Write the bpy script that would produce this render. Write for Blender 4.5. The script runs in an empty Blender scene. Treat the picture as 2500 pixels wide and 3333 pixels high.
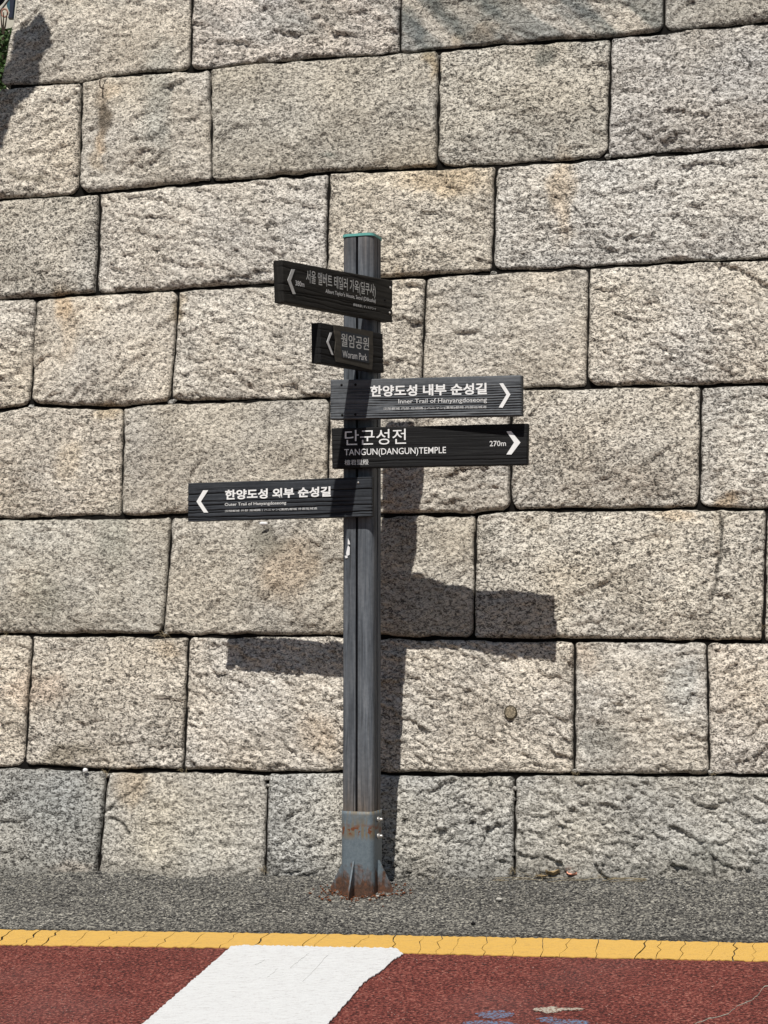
import bpy, math, random
import numpy as np
from mathutils import Vector
random.seed(7)
RNG = np.random.RandomState(11)
sc = bpy.context.scene

# ------------------------------------------------------------------ camera
FPX = 6000.0; W0, H0 = 2500.0, 3333.0
PITCH = math.atan((2050 - 1666.5) / FPX)
ZD = FPX / 650.0
Fv = np.array([0, math.cos(PITCH), math.sin(PITCH)]); Uv = np.array([0, -math.sin(PITCH), math.cos(PITCH)]); Rv = np.array([1.0, 0, 0])
def ray(x, y):
    x = np.asarray(x, float); y = np.asarray(y, float)
    return Fv + Rv * ((x - 1250) / FPX)[..., None] - Uv * ((y - 1666.5) / FPX)[..., None]
_r = ray(1178, 2880)
CAM = np.array([0, 0, -_r[2] * ZD / _r[1]])
cd = bpy.data.cameras.new('camera'); cam = bpy.data.objects.new('camera', cd); sc.collection.objects.link(cam)
cam.location = CAM; cam.rotation_euler = (math.pi / 2 + PITCH, 0, 0)
cd.sensor_fit = 'VERTICAL'; cd.sensor_height = 24.0; cd.lens = 24.0 * FPX / H0
cd.clip_start = 0.1; cd.clip_end = 800
sc.camera = cam

# ------------------------------------------------------------------ light
SUN_AZ, SUN_EL = math.radians(16.6), math.radians(55.0)
Lv = Vector((math.sin(SUN_AZ) * math.cos(SUN_EL), math.cos(SUN_AZ) * math.cos(SUN_EL), -math.sin(SUN_EL)))
sd = bpy.data.lights.new('sun', 'SUN'); sun = bpy.data.objects.new('sun', sd); sc.collection.objects.link(sun)
sd.energy = 5.0; sd.angle = math.radians(0.5); sd.color = (1.0, 0.962, 0.90)
sun.rotation_euler = Lv.to_track_quat('-Z', 'Y').to_euler(); sun.location = (-3, -6, 12)
wd = bpy.data.worlds.new('World'); sc.world = wd; wd.use_nodes = True
wn = wd.node_tree; wn.nodes.clear()
sky = wn.nodes.new('ShaderNodeTexSky'); sky.sky_type = 'NISHITA'; sky.sun_disc = False
sky.sun_elevation = SUN_EL; sky.sun_rotation = math.pi + SUN_AZ
bg = wn.nodes.new('ShaderNodeBackground'); bg.inputs[1].default_value = 0.05
wo = wn.nodes.new('ShaderNodeOutputWorld')
wn.links.new(sky.outputs[0], bg.inputs[0]); wn.links.new(bg.outputs[0], wo.inputs[0])
sc.view_settings.view_transform = 'Standard'; sc.view_settings.look = 'None'
sc.view_settings.exposure = -0.16; sc.view_settings.gamma = 1.0; sc.view_settings.use_curve_mapping = False

# ------------------------------------------------------------------ planes of the place
Pc = CAM + _r * ZD / _r[1]                       # foot of the post (z = 0)
WAZ = math.radians(14.0); BAT = 0.168
wh = np.array([math.cos(WAZ), -math.sin(WAZ), 0]); wu = np.array([BAT * math.sin(WAZ), BAT * math.cos(WAZ), 1.0]); wu /= np.linalg.norm(wu)
wN = np.cross(wh, wu); wN /= np.linalg.norm(wN)
if wN[1] > 0: wN = -wN
Pw = Pc + np.array([0, 0.318, 0])
def isect(px, py, P0, n):
    r = ray(px, py); k = ((P0 - CAM) @ n) / (r @ n)
    return CAM + r * k[..., None]
def wallpt(px, py): return isect(px, py, Pw, wN)
g0 = wallpt(0, 2850); g1 = wallpt(2500, 2864)
gx = (g1 - g0); gx /= np.linalg.norm(gx)
down = np.array([-gx[1] * -1, -gx[0], 0]); down = np.array([gx[1], -gx[0], 0]); down /= np.linalg.norm(down)
if down[1] > 0: down = -down
SLOPE = 0.11
gy = down + np.array([0, 0, -SLOPE]); gy /= np.linalg.norm(gy)
gN = np.cross(gx, gy); gN /= np.linalg.norm(gN)
if gN[2] < 0: gN = -gN
gy = np.cross(gN, gx);
if gy[1] > 0: gy = -gy
G0 = wallpt(1178, (2850 + 2857) / 2.0 + 3)
def groundpt(px, py): return isect(px, py, G0, gN)
def gl(px, py):
    p = groundpt(px, py) - G0
    return np.stack([p @ gx, p @ gy], -1)
def gw(a, b, h=0.0):
    a = np.asarray(a, float); b = np.asarray(b, float); h = np.asarray(h, float) + np.zeros_like(a)
    return G0 + a[..., None] * gx + b[..., None] * gy + h[..., None] * gN
def at(px, py, dist):
    r = ray(px, py); return CAM + r * (dist / r[1])

# ------------------------------------------------------------------ noise
_T = np.random.RandomState(5).rand(256, 256)
def vn(x, y, seed=0):
    x = np.asarray(x, float) + seed * 17.31; y = np.asarray(y, float) + seed * 9.77
    xi = np.floor(x).astype(int); yi = np.floor(y).astype(int); xf = x - xi; yf = y - yi
    u = xf * xf * (3 - 2 * xf); v = yf * yf * (3 - 2 * yf)
    a = _T[xi & 255, yi & 255]; b = _T[(xi + 1) & 255, yi & 255]; c = _T[xi & 255, (yi + 1) & 255]; d = _T[(xi + 1) & 255, (yi + 1) & 255]
    return (a * (1 - u) + b * u) * (1 - v) + (c * (1 - u) + d * u) * v
def fbm(x, y, seed=0, o=3):
    r = 0; a = 1; t = 0
    for i in range(o):
        r = r + a * vn(x * 2 ** i, y * 2 ** i, seed + i * 3); t += a; a *= 0.5
    return r / t
def facets(x, y, seed, jit=0.9):
    """chipped planes: every cell has its own small tilt, biased to stand out at its lower edge"""
    xi = np.floor(x).astype(int); yi = np.floor(y).astype(int); best = np.full(x.shape, 1e9); h = np.zeros(x.shape)
    for dx in (-1, 0, 1):
        for dy in (-1, 0, 1):
            cx = xi + dx; cy = yi + dy
            r1 = _T[(cx * 7 + seed) & 255, (cy * 13 + seed * 3) & 255]; r2 = _T[(cx * 11 + seed * 5) & 255, (cy * 5 + seed * 7) & 255]; r3 = _T[(cx * 3 + seed * 11) & 255, (cy * 17 + seed) & 255]
            px = cx + 0.5 + (r1 - 0.5) * jit; py = cy + 0.5 + (r2 - 0.5) * jit; ex = x - px; ey = y - py; d = ex * ex + ey * ey
            m = d < best; best = np.where(m, d, best)
            h = np.where(m, (r3 - 0.5) * 0.9 + (r1 - 0.5) * 1.3 * ex - (0.45 + 0.9 * r2) * ey, h)
    return h
def sm(x, a, b):
    t = np.clip((x - a) / (b - a), 0, 1); return t * t * (3 - 2 * t)

# ------------------------------------------------------------------ object helpers
COL = sc.collection
def tag(o, label=None, cat=None, group=None, kind=None):
    if label: o['label'] = label
    if cat: o['category'] = cat
    if group: o['group'] = group
    if kind: o['kind'] = kind
    return o
def empty(name, loc=(0, 0, 0)):
    o = bpy.data.objects.new(name, None); COL.objects.link(o); o.location = loc; o.empty_display_size = 0.1; return o
def mesh_np(name, V, faces, mat, parent=None, smooth=False, col=None):
    """V: n x 3 world coordinates; origin moved to the centroid (relative to the parent's location)."""
    V = np.asarray(V, float); c = V.mean(0)
    me = bpy.data.meshes.new(name)
    F = faces
    if isinstance(F, np.ndarray):
        k = F.shape[1]; nf = len(F)
        me.vertices.add(len(V)); me.vertices.foreach_set('co', (V - c).ravel())
        me.loops.add(nf * k); me.loops.foreach_set('vertex_index', F.ravel().astype(np.int32))
        me.polygons.add(nf); me.polygons.foreach_set('loop_start', np.arange(0, nf * k, k, dtype=np.int32))
        me.update(calc_edges=True)
    else:
        me.from_pydata([tuple(v) for v in (V - c)], [], F); me.update()
    if smooth: me.polygons.foreach_set('use_smooth', [True] * len(me.polygons))
    me.materials.append(mat)
    if col is not None:
        at_ = me.color_attributes.new('tint', 'FLOAT_COLOR', 'POINT')
        cc = np.ones((len(V), 4)); cc[:, :3] = col; at_.data.foreach_set('color', cc.ravel())
    me.validate()
    o = bpy.data.objects.new(name, me); COL.objects.link(o)
    o.location = c
    if parent is not None:
        o.parent = parent; base = Vector((0, 0, 0)); p = parent
        while p is not None: base += p.location; p = p.parent
        o.location = Vector(c) - base
    return o
def grid_faces(nx, ny):
    i, j = np.meshgrid(np.arange(nx - 1), np.arange(ny - 1), indexing='ij')
    a = (i * ny + j).ravel()
    return np.stack([a, a + ny, a + ny + 1, a + 1], 1)
def fix_normals(o):
    import bmesh
    bm = bmesh.new(); bm.from_mesh(o.data); bmesh.ops.recalc_face_normals(bm, faces=bm.faces); bm.to_mesh(o.data); bm.free()
class MB:
    def __init__(s): s.v = []; s.f = []
    def add(s, V, F):
        b = len(s.v); s.v += [tuple(map(float, v)) for v in V]; s.f += [tuple(b + i for i in f) for f in F]; return s
    def prism(s, poly, axis, h):
        """poly: list of 3D points, extruded by vector axis*h"""
        poly = [np.asarray(p, float) for p in poly]; ax = np.asarray(axis, float) * h; n = len(poly)
        V = poly + [p + ax for p in poly]
        F = [tuple(range(n))[::-1], tuple(range(n, 2 * n))] + [(i, (i + 1) % n, n + (i + 1) % n, n + i) for i in range(n)]
        return s.add(V, F)
    def box(s, c, ax, ay, az):
        c = np.asarray(c, float); ax, ay, az = [np.asarray(q, float) for q in (ax, ay, az)]
        V = [c + i * ax + j * ay + k * az for k in (-1, 1) for j in (-1, 1) for i in (-1, 1)]
        return s.add(V, [(0, 2, 3, 1), (4, 5, 7, 6), (0, 1, 5, 4), (2, 6, 7, 3), (0, 4, 6, 2), (1, 3, 7, 5)])
    def tube(s, pts, rad, n=8):
        pts = [np.asarray(p, float) for p in pts]; rads = rad if hasattr(rad, '__len__') else [rad] * len(pts)
        V = []; F = []
        for i, p in enumerate(pts):
            d = pts[min(i + 1, len(pts) - 1)] - pts[max(i - 1, 0)]; d /= np.linalg.norm(d) + 1e-9
            a = np.cross(d, [0.31, 0.17, 0.93] if abs(d[2]) < 0.9 else [1, 0, 0]); a /= np.linalg.norm(a); b = np.cross(d, a)
            for k in range(n):
                t = 2 * math.pi * k / n; V.append(p + rads[i] * (math.cos(t) * a + math.sin(t) * b))
        for i in range(len(pts) - 1):
            for k in range(n): F.append((i * n + k, i * n + (k + 1) % n, (i + 1) * n + (k + 1) % n, (i + 1) * n + k))
        F.append(tuple(range(n))[::-1]); F.append(tuple(range((len(pts) - 1) * n, len(pts) * n)))
        return s.add(V, F)
    def build(s, name, mat, parent=None, smooth=False, col=None):
        o = mesh_np(name, np.array(s.v), s.f, mat, parent, smooth, col); fix_normals(o); return o

# ------------------------------------------------------------------ materials
class NT:
    def __init__(s, name, rough=0.8, spec=0.3, metal=0.0):
        s.m = bpy.data.materials.new(name); s.m.use_nodes = True; s.t = s.m.node_tree; s.b = s.t.nodes['Principled BSDF']
        s.b.inputs['Roughness'].default_value = rough; s.b.inputs['Specular IOR Level'].default_value = spec; s.b.inputs['Metallic'].default_value = metal
    def n(s, typ, **kw):
        o = s.t.nodes.new(typ)
        for k, v in kw.items(): setattr(o, k, v)
        return o
    def l(s, a, b): s.t.links.new(a, b)
    def put(s, sock, v):
        if hasattr(v, 'links') or isinstance(v, bpy.types.NodeSocket): s.l(v, sock)
        else: sock.default_value = v
    def coord(s, rnd=True, scale=(1, 1, 1), obj=False, rot=(0, 0, 0)):
        if obj: src = s.n('ShaderNodeTexCoord').outputs['Object']
        else: src = s.n('ShaderNodeNewGeometry').outputs['Position']
        mp = s.n('ShaderNodeMapping'); mp.inputs['Scale'].default_value = scale; mp.inputs['Rotation'].default_value = rot; s.l(src, mp.inputs[0])
        if rnd:
            oi = s.n('ShaderNodeObjectInfo'); mu = s.math('MULTIPLY', oi.outputs['Random'], 37.0)
            cb = s.n('ShaderNodeCombineXYZ'); s.l(mu, cb.inputs[0]); s.l(mu, cb.inputs[2]); s.l(cb.outputs[0], mp.inputs['Location'])
        return mp.outputs[0]
    def noise(s, vec, scale, detail=2.0, rough=0.5, dist=0.0):
        o = s.n('ShaderNodeTexNoise'); s.l(vec, o.inputs['Vector']); o.inputs['Scale'].default_value = scale
        o.inputs['Detail'].default_value = detail; o.inputs['Roughness'].default_value = rough; o.inputs['Distortion'].default_value = dist
        return o.outputs[0]
    def voro(s, vec, scale, feature='F1'):
        o = s.n('ShaderNodeTexVoronoi'); o.feature = feature; s.l(vec, o.inputs['Vector']); o.inputs['Scale'].default_value = scale
        return o.outputs
    def ramp(s, fac, stops, interp='LINEAR'):
        o = s.n('ShaderNodeValToRGB'); o.color_ramp.interpolation = interp
        e = o.color_ramp.elements
        while len(e) < len(stops): e.new(0.5)
        for q, (p, c) in zip(e, stops):
            q.position = p; q.color = (c, c, c, 1) if not hasattr(c, '__len__') else (*c, 1)
        s.l(fac, o.inputs[0]); return o.outputs[0]
    def mix(s, fac, a, b, mode='MIX'):
        o = s.n('ShaderNodeMix'); o.data_type = 'RGBA'; o.blend_type = mode
        s.put(o.inputs[0], fac)
        for sk, v in ((o.inputs[6], a), (o.inputs[7], b)):
            if isinstance(v, tuple): sk.default_value = (*v, 1)
            else: s.l(v, sk)
        return o.outputs[2]
    def math(s, op, a, b=0.0, c=None):
        o = s.n('ShaderNodeMath'); o.operation = op; s.put(o.inputs[0], a); s.put(o.inputs[1], b)
        if c is not None: s.put(o.inputs[2], c)
        return o.outputs[0]
    def attr(s, name='tint'):
        o = s.n('ShaderNodeAttribute'); o.attribute_name = name; return o.outputs['Color']
    def bump(s, h, strength=0.5, dist=0.005, prev=None):
        o = s.n('ShaderNodeBump'); o.inputs['Strength'].default_value = strength; o.inputs['Distance'].default_value = dist; s.l(h, o.inputs['Height'])
        if prev is not None: s.l(prev, o.inputs['Normal'])
        return o.outputs[0]
    def fin(s, color, normal=None, rough=None):
        s.put(s.b.inputs['Base Color'], color if not isinstance(color, tuple) else (*color, 1))
        if normal is not None: s.l(normal, s.b.inputs['Normal'])
        if rough is not None: s.l(rough, s.b.inputs['Roughness'])
        return s.m

def granite():
    m = NT('granite', 0.9, 0.2); c = m.coord(True, (0.88, 1.0, 1.35))
    g1 = m.noise(c, 56, 3.0, 0.62, 0.9)           # worm-like grain
    g2 = m.noise(c, 120, 2.0, 0.6)
    g3 = m.noise(c, 3.2, 3.0, 0.6)
    mixg = m.math('ADD', m.math('MULTIPLY', g1, 0.68), m.math('MULTIPLY', g2, 0.32))
    mott = m.math('MULTIPLY', m.math('SUBTRACT', g3, 0.5), 0.09)
    rnd = m.n('ShaderNodeObjectInfo').outputs['Random']; gain = m.math('MULTIPLY_ADD', rnd, 0.45, 0.78)
    mixg = m.math('ADD', m.math('MULTIPLY', m.math('SUBTRACT', mixg, 0.5), gain), 0.503)
    k = m.math('ADD', mixg, mott)
    col = m.ramp(k, [(0.38, (0.07, 0.067, 0.062)), (0.45, (0.24, 0.228, 0.208)), (0.515, (0.56, 0.538, 0.49)), (0.60, (0.84, 0.81, 0.745))])
    sp = m.voro(c, 70)
    dark = m.ramp(sp[0], [(0.10, 0.16), (0.26, 1.0)])
    pick = m.ramp(m.noise(c, 26, 1.0), [(0.5, 0.0), (0.6, 1.0)])
    col = m.mix(pick, col, m.mix(1.0, col, dark, 'MULTIPLY'))
    col = m.mix(1.0, col, m.attr(), 'MULTIPLY')
    nb = m.bump(g1, 0.85, 0.011); nb = m.bump(g2, 0.5, 0.004, nb)
    return m.fin(col, nb)
M_GRAN = granite()
def simple(name, colr, rough=0.8, spec=0.3, metal=0.0, nscale=40, var=0.25, bump=0.2, bd=0.002, stretch=(1, 1, 1)):
    m = NT(name, rough, spec, metal); c = m.coord(True, stretch)
    n = m.noise(c, nscale, 4.0, 0.6)
    lo = tuple(x * (1 - var) for x in colr); hi = tuple(min(1, x * (1 + var)) for x in colr)
    col = m.ramp(n, [(0.3, lo), (0.7, hi)])
    return m.fin(col, m.bump(n, bump, bd))
M_JOINT = simple('dark_joint_core', (0.012, 0.011, 0.010), 1.0, 0.0)
def asphalt():
    m = NT('rough_asphalt', 0.92, 0.2); c = m.coord(False)
    v = m.voro(c, 70); n = m.noise(c, 60, 3.0, 0.65, 0.5); big = m.noise(c, 2.3, 4.0, 0.6)
    n2 = m.noise(c, 110, 2.0, 0.6)
    k = m.math('ADD', m.math('MULTIPLY', n, 0.6), m.math('MULTIPLY', n2, 0.4))
    k = m.math('ADD', k, m.math('MULTIPLY', m.math('SUBTRACT', big, 0.5), 0.07))
    col = m.ramp(k, [(0.40, (0.018, 0.018, 0.019)), (0.47, (0.062, 0.062, 0.062)), (0.53, (0.185, 0.184, 0.175)), (0.61, (0.46, 0.45, 0.41))])
    chip = m.math('MULTIPLY', m.ramp(v[0], [(0.18, 1.0), (0.30, 0.0)]), m.ramp(m.noise(c, 40, 0.0), [(0.60, 0.0), (0.66, 1.0)]))
    col = m.mix(chip, col, (0.5, 0.48, 0.43))
    col = m.mix(1.0, col, m.attr(), 'MULTIPLY')
    return m.fin(col, m.bump(k, 1.0, 0.022))
M_ASPH = asphalt()
def redroad():
    m = NT('red_road_coating', 0.85, 0.3); c = m.coord(False)
    n = m.noise(c, 80, 3.0, 0.68, 0.4); big = m.noise(c, 2.0, 4.0, 0.6); mid = m.noise(c, 14, 3.0, 0.6)
    k = m.math('ADD', n, m.math('MULTIPLY', m.math('SUBTRACT', big, 0.5), 0.10))
    k = m.math('ADD', k, m.math('MULTIPLY', m.math('SUBTRACT', mid, 0.5), 0.10))
    col = m.ramp(k, [(0.38, (0.035, 0.010, 0.009)), (0.47, (0.120, 0.026, 0.020)), (0.55, (0.215, 0.047, 0.036)), (0.68, (0.38, 0.16, 0.12))])
    dust = m.ramp(m.noise(c, 1.1, 3.0, 0.6), [(0.5, 0.0), (0.8, 0.25)])
    col = m.mix(dust, col, (0.24, 0.13, 0.12))
    col = m.mix(m.math('MULTIPLY', m.ramp(m.voro(c, 60)[0], [(0.10, 1.0), (0.16, 0.0)]), m.ramp(m.noise(c, 30, 0.0), [(0.60, 0.0), (0.64, 1.0)])), col, (0.55, 0.42, 0.36))
    return m.fin(col, m.bump(k, 1.0, 0.012))
M_RED = redroad()
def paint(name, colr, dirty, wear=0.62):
    m = NT(name, 0.6, 0.35); c = m.coord(False); cs = m.coord(False, (1, 6, 1), rot=(0, 0, WAZ))
    n = m.noise(cs, 22, 4.0, 0.65); f = m.noise(c, 90, 3.0, 0.7)
    fac = m.ramp(m.math('ADD', m.math('MULTIPLY', n, 0.65), m.math('MULTIPLY', f, 0.35)), [(0.30, 1.0), (0.46, 0.22), (wear, 0.0)])
    col = m.mix(fac, colr, dirty)
    return m.fin(col, m.bump(m.math('ADD', n, f), 0.5, 0.004))
M_WHITE = paint('white_road_paint', (0.71, 0.725, 0.73), (0.38, 0.36, 0.355), 0.66)
M_YEL = paint('yellow_road_paint', (0.70, 0.425, 0.095), (0.40, 0.25, 0.09), 0.66)
def splat(name, colr, under, thr=0.5):
    m = NT(name, 0.8, 0.2); c = m.coord(False); n = m.noise(c, 80, 3.0, 0.7)
    return m.fin(m.ramp(n, [(thr - 0.06, under), (thr + 0.04, colr)]), m.bump(n, 0.7, 0.006))
M_BLUE = splat('worn_blue_paint', (0.13, 0.20, 0.32), (0.13, 0.045, 0.036), 0.52)
M_CHIP = splat('pale_scraped_patch', (0.44, 0.41, 0.34), (0.16, 0.07, 0.05), 0.49)
M_SCR = simple('grey_scratch', (0.36, 0.36, 0.35), 0.9, var=0.4, nscale=120)
M_CRACK = simple('asphalt_crack_fill', (0.27, 0.24, 0.2), 0.9, var=0.7, nscale=90)

def wood(name, base, streak, dark, vert=False, scl=1.0, spec=0.25, rough=0.75, contrast=1.0, obj=True):
    """long grain along local direction given through the uv map"""
    m = NT(name, rough, spec)
    uv = m.n('ShaderNodeUVMap').outputs[0]
    mp = m.n('ShaderNodeMapping'); mp.inputs['Scale'].default_value = (3.2 * scl, 62.0 * scl, 1); m.l(uv, mp.inputs[0])
    oi = m.n('ShaderNodeObjectInfo'); cb = m.n('ShaderNodeCombineXYZ'); m.l(m.math('MULTIPLY', oi.outputs['Random'], 31.0), cb.inputs[0]); m.l(cb.outputs[0], mp.inputs['Location'])
    n = m.noise(mp.outputs[0], 1.0, 5.0, 0.62, 0.5)
    mp2 = m.n('ShaderNodeMapping'); mp2.inputs['Scale'].default_value = (1.3, 7.0, 1); m.l(uv, mp2.inputs[0]); m.l(cb.outputs[0], mp2.inputs['Location'])
    n2 = m.noise(mp2.outputs[0], 1.0, 3.0, 0.6)
    col = m.ramp(n, [(0.30, dark), (0.48, base), (0.72, streak)])
    col = m.mix(1.0, col, m.ramp(n2, [(0.25, 1 - 0.45 * contrast), (0.75, 1 + 0.0 * contrast)]), 'MULTIPLY')
    mp3 = m.n('ShaderNodeMapping'); mp3.inputs['Scale'].default_value = (1.5, 60.0, 1); m.l(uv, mp3.inputs[0]); m.l(cb.outputs[0], mp3.inputs['Location'])
    n3 = m.noise(mp3.outputs[0], 1.0, 2.0, 0.5, 0.3); ck = m.ramp(n3, [(0.29, 0.0), (0.335, 1.0)])
    col = m.mix(1.0, col, m.ramp(ck, [(0, 0.25), (1, 1.0)]), 'MULTIPLY')
    fine = m.noise(m.coord(False), 55, 3.0, 0.6); col = m.mix(1.0, col, m.ramp(fine, [(0.3, 0.78), (0.7, 1.0)]), 'MULTIPLY')
    col = m.mix(1.0, col, m.attr(), 'MULTIPLY')
    return m.fin(col, m.bump(m.math('ADD', n, m.math('MULTIPLY', ck, 0.8)), 0.7, 0.004))
M_POST = wood('weathered_grey_post', (0.150, 0.168, 0.192), (0.25, 0.267, 0.29), (0.072, 0.081, 0.095), scl=1.0)
M_BGREY = wood('weathered_grey_board', (0.15, 0.163, 0.18), (0.24, 0.25, 0.26), (0.06, 0.064, 0.072))
M_BBLACK = wood('charred_black_board', (0.0125, 0.0125, 0.0135), (0.026, 0.026, 0.026), (0.006, 0.006, 0.006))
M_BCHAR = wood('charcoal_board', (0.046, 0.052, 0.062), (0.08, 0.088, 0.10), (0.022, 0.024, 0.028))
M_BBROWN = wood('dark_brown_board', (0.026, 0.024, 0.021), (0.050, 0.046, 0.040), (0.011, 0.010, 0.009))
M_LET = simple('white_sign_lettering', (0.87, 0.87, 0.86), 0.6, 0.3, var=0.05, bump=0.0)
M_LETSHADE = simple('shaded_sign_lettering', (0.56, 0.56, 0.54), 0.7, 0.3, var=0.12, bump=0.0)  # white lettering darkened in colour for the grazing light on the upper boards
M_LETS = simple('thin_white_lettering', (0.70, 0.70, 0.69), 0.6, 0.3, var=0.3, nscale=220, bump=0.0)
M_CAP = simple('teal_cap', (0.14, 0.42, 0.38), 0.5, 0.4, var=0.12)
M_CORE = simple('post_core_black', (0.012, 0.012, 0.012), 0.9, 0.1)
M_PFRAME = wood('panel_bare_wood', (0.075, 0.068, 0.055), (0.12, 0.105, 0.085), (0.045, 0.04, 0.033), scl=0.6)
M_PINNER = simple('panel_slate_plate', (0.028, 0.034, 0.042), 0.7, 0.3, var=0.1)
def steel():
    m = NT('rusting_painted_steel', 0.55, 0.4); c = m.coord(False)
    g = m.n('ShaderNodeNewGeometry'); sp = m.n('ShaderNodeSeparateXYZ'); m.l(g.outputs['Position'], sp.inputs[0]); z = sp.outputs[2]
    vs0 = m.noise(m.coord(False, (1, 1, 0.15)), 40, 3.0, 0.6); n = m.noise(c, 14, 5.0, 0.65, 0.6); nf = m.noise(c, 60, 3.0, 0.7)
    base = m.ramp(nf, [(0.3, (0.10, 0.128, 0.15)), (0.7, (0.155, 0.19, 0.215))])
    rust = m.ramp(nf, [(0.25, (0.035, 0.02, 0.014)), (0.5, (0.085, 0.046, 0.03)), (0.8, (0.19, 0.075, 0.038))])
    low = m.math('ADD', m.math('MULTIPLY', z, -9.0), m.math('MULTIPLY', m.math('SUBTRACT', m.math('MULTIPLY_ADD', vs0, 0.7, n), 0.54), 3.0))       # rust climbs from the foot
    f1 = m.ramp(low, [(0.0, 0.0), (0.05, 0.0), (0.85, 1.0)])
    vs = m.noise(m.coord(False, (1, 1, 0.12)), 60, 3.0, 0.6)
    band = m.ramp(z, [(0.225, 0.0), (0.25, 0.9), (0.30, 0.75), (0.345, 0.25), (0.362, 0.9)])
    f2 = m.math('MULTIPLY', band, m.ramp(vs, [(0.44, 0.0), (0.56, 0.95)]))
    f3 = m.math('MULTIPLY', m.ramp(z, [(0.245, 0.0), (0.262, 1.0), (0.285, 1.0), (0.31, 0.0)]), m.ramp(m.noise(c, 38, 2.0), [(0.52, 0.0), (0.55, 1.0)]))
    col = m.mix(f2, base, (0.17, 0.13, 0.075)); col = m.mix(f3, col, (0.15, 0.05, 0.02)); col = m.mix(f1, col, rust)
    return m.fin(col, m.bump(nf, 0.35, 0.002), m.ramp(f1, [(0, 0.5), (1, 0.9)]))
M_STEEL = steel()
M_BOLT = simple('galvanised_bolt', (0.55, 0.53, 0.5), 0.35, 0.5, 0.7, var=0.1)
M_RUST = simple('rust_flakes', (0.14, 0.055, 0.028), 0.95, 0.1, var=0.7, nscale=60, bump=0.6)
M_PEB = simple('pale_pebble', (0.50, 0.48, 0.43), 0.85, var=0.35, nscale=25)
M_GPEB = simple('grey_grit', (0.17, 0.165, 0.155), 0.9, var=0.6, nscale=22)
M_LEAFG = simple('green_leaf', (0.075, 0.13, 0.045), 0.6, var=0.5, nscale=9)
M_LEAFO = simple('dry_orange_leaf', (0.78, 0.36, 0.24), 0.8, var=0.3)
M_LEAFB = simple('dry_brown_leaf', (0.30, 0.22, 0.12), 0.85, var=0.5, nscale=60)
M_TWIG = simple('dry_stalk', (0.33, 0.27, 0.17), 0.9, var=0.3)
M_DTWIG = simple('dark_stem', (0.05, 0.035, 0.025), 0.9, var=0.3)
M_BARK = simple('tree_bark', (0.12, 0.10, 0.08), 0.95, var=0.4, bump=0.8, bd=0.02, nscale=12)
M_TEAL = simple('teal_banner', (0.035, 0.11, 0.15), 0.5, var=0.15)
M_NAVY = simple('navy_frame', (0.015, 0.02, 0.045), 0.5)
M_PINK = simple('pinkish_clay', (0.48, 0.26, 0.20), 0.8, var=0.2)
M_HOUSE = simple('pale_plaster', (0.62, 0.58, 0.48), 0.9, var=0.08, nscale=3)
M_PIPE = simple('grey_pipe', (0.42, 0.40, 0.37), 0.5, var=0.1)
M_PLUGRING = simple('plug_dark_ring', (0.045, 0.035, 0.02), 0.8, var=0.3)
M_PLUG = simple('plug_fill', (0.24, 0.20, 0.14), 0.8, var=0.8, nscale=110, bump=0.8, bd=0.01)
M_TAPE = simple('white_tape_scrap', (0.8, 0.8, 0.8), 0.6, var=0.05)

# ------------------------------------------------------------------ ground sheet, road, markings
def axis_cells(lo, hi, step, out, n=22):
    mid = np.arange(lo, hi + 1e-6, step); g = np.geomspace(step, out, n)
    return np.concatenate([(lo - g)[::-1], mid, hi + g])
gA = gl(np.array([-150, 2650]), np.array([2860, 2860])); gB = gl(np.array([1250, 1250]), np.array([3050, 3450]))
a_ax = axis_cells(gA[0, 0], gA[1, 0], 0.0085, 240); 
b_ax = np.concatenate([-np.geomspace(0.03, 240, 20)[::-1] , np.arange(-0.02, gB[0, 1] + 0.12, 0.0085), np.arange(gB[0, 1] + 0.14, gB[1, 1], 0.05), gB[1, 1] + np.geomspace(0.06, 240, 20)])
AA, BB = np.meshgrid(a_ax, b_ax, indexing='ij')
YB = gB[0, 1]
mask = (1 - sm(BB, YB - 0.09, YB - 0.02)) * (BB > -1)
hh = mask * (0.016 * (fbm(AA * 5, BB * 9, 3) - 0.5) + 0.012 * (fbm(AA * 22, BB * 26, 8) - 0.5) + 0.007 * (vn(AA * 75, BB * 75, 9) - 0.5))
hh += mask * 0.040 * np.exp(-((BB) / 0.06) ** 2) * (fbm(AA * 8, BB * 5, 4) - 0.25) + mask * 0.0
tint = np.ones((AA.size, 3)); strip = sm(BB, YB - 0.10, YB - 0.045).ravel()       # smoother, darker band of fresh asphalt by the line
tint *= (1 - 0.38 * strip)[:, None]
t2 = (0.80 + 0.4 * fbm(AA * 2.5, BB * 5, 21)).ravel(); tint *= t2[:, None] * np.array([1.0, 0.97, 0.915]) * 0.93
rr = gl(np.array(1178.), np.array(2905.)); dr = np.hypot((AA - rr[0]) / 0.17, (BB - rr[1]) / 0.05).ravel() + 0.7 * (fbm(AA * 20, BB * 30, 33).ravel() - 0.5)
ru = (1 - sm(dr, 0.5, 1.15))[:, None]; tint = tint * (1 - ru) + ru * np.array([0.85, 0.46, 0.30]) * 0.75
ground = mesh_np('ground', gw(AA.ravel(), BB.ravel(), hh.ravel()), grid_faces(*AA.shape), M_ASPH, None, True, tint)
tag(ground, kind='structure')

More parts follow.
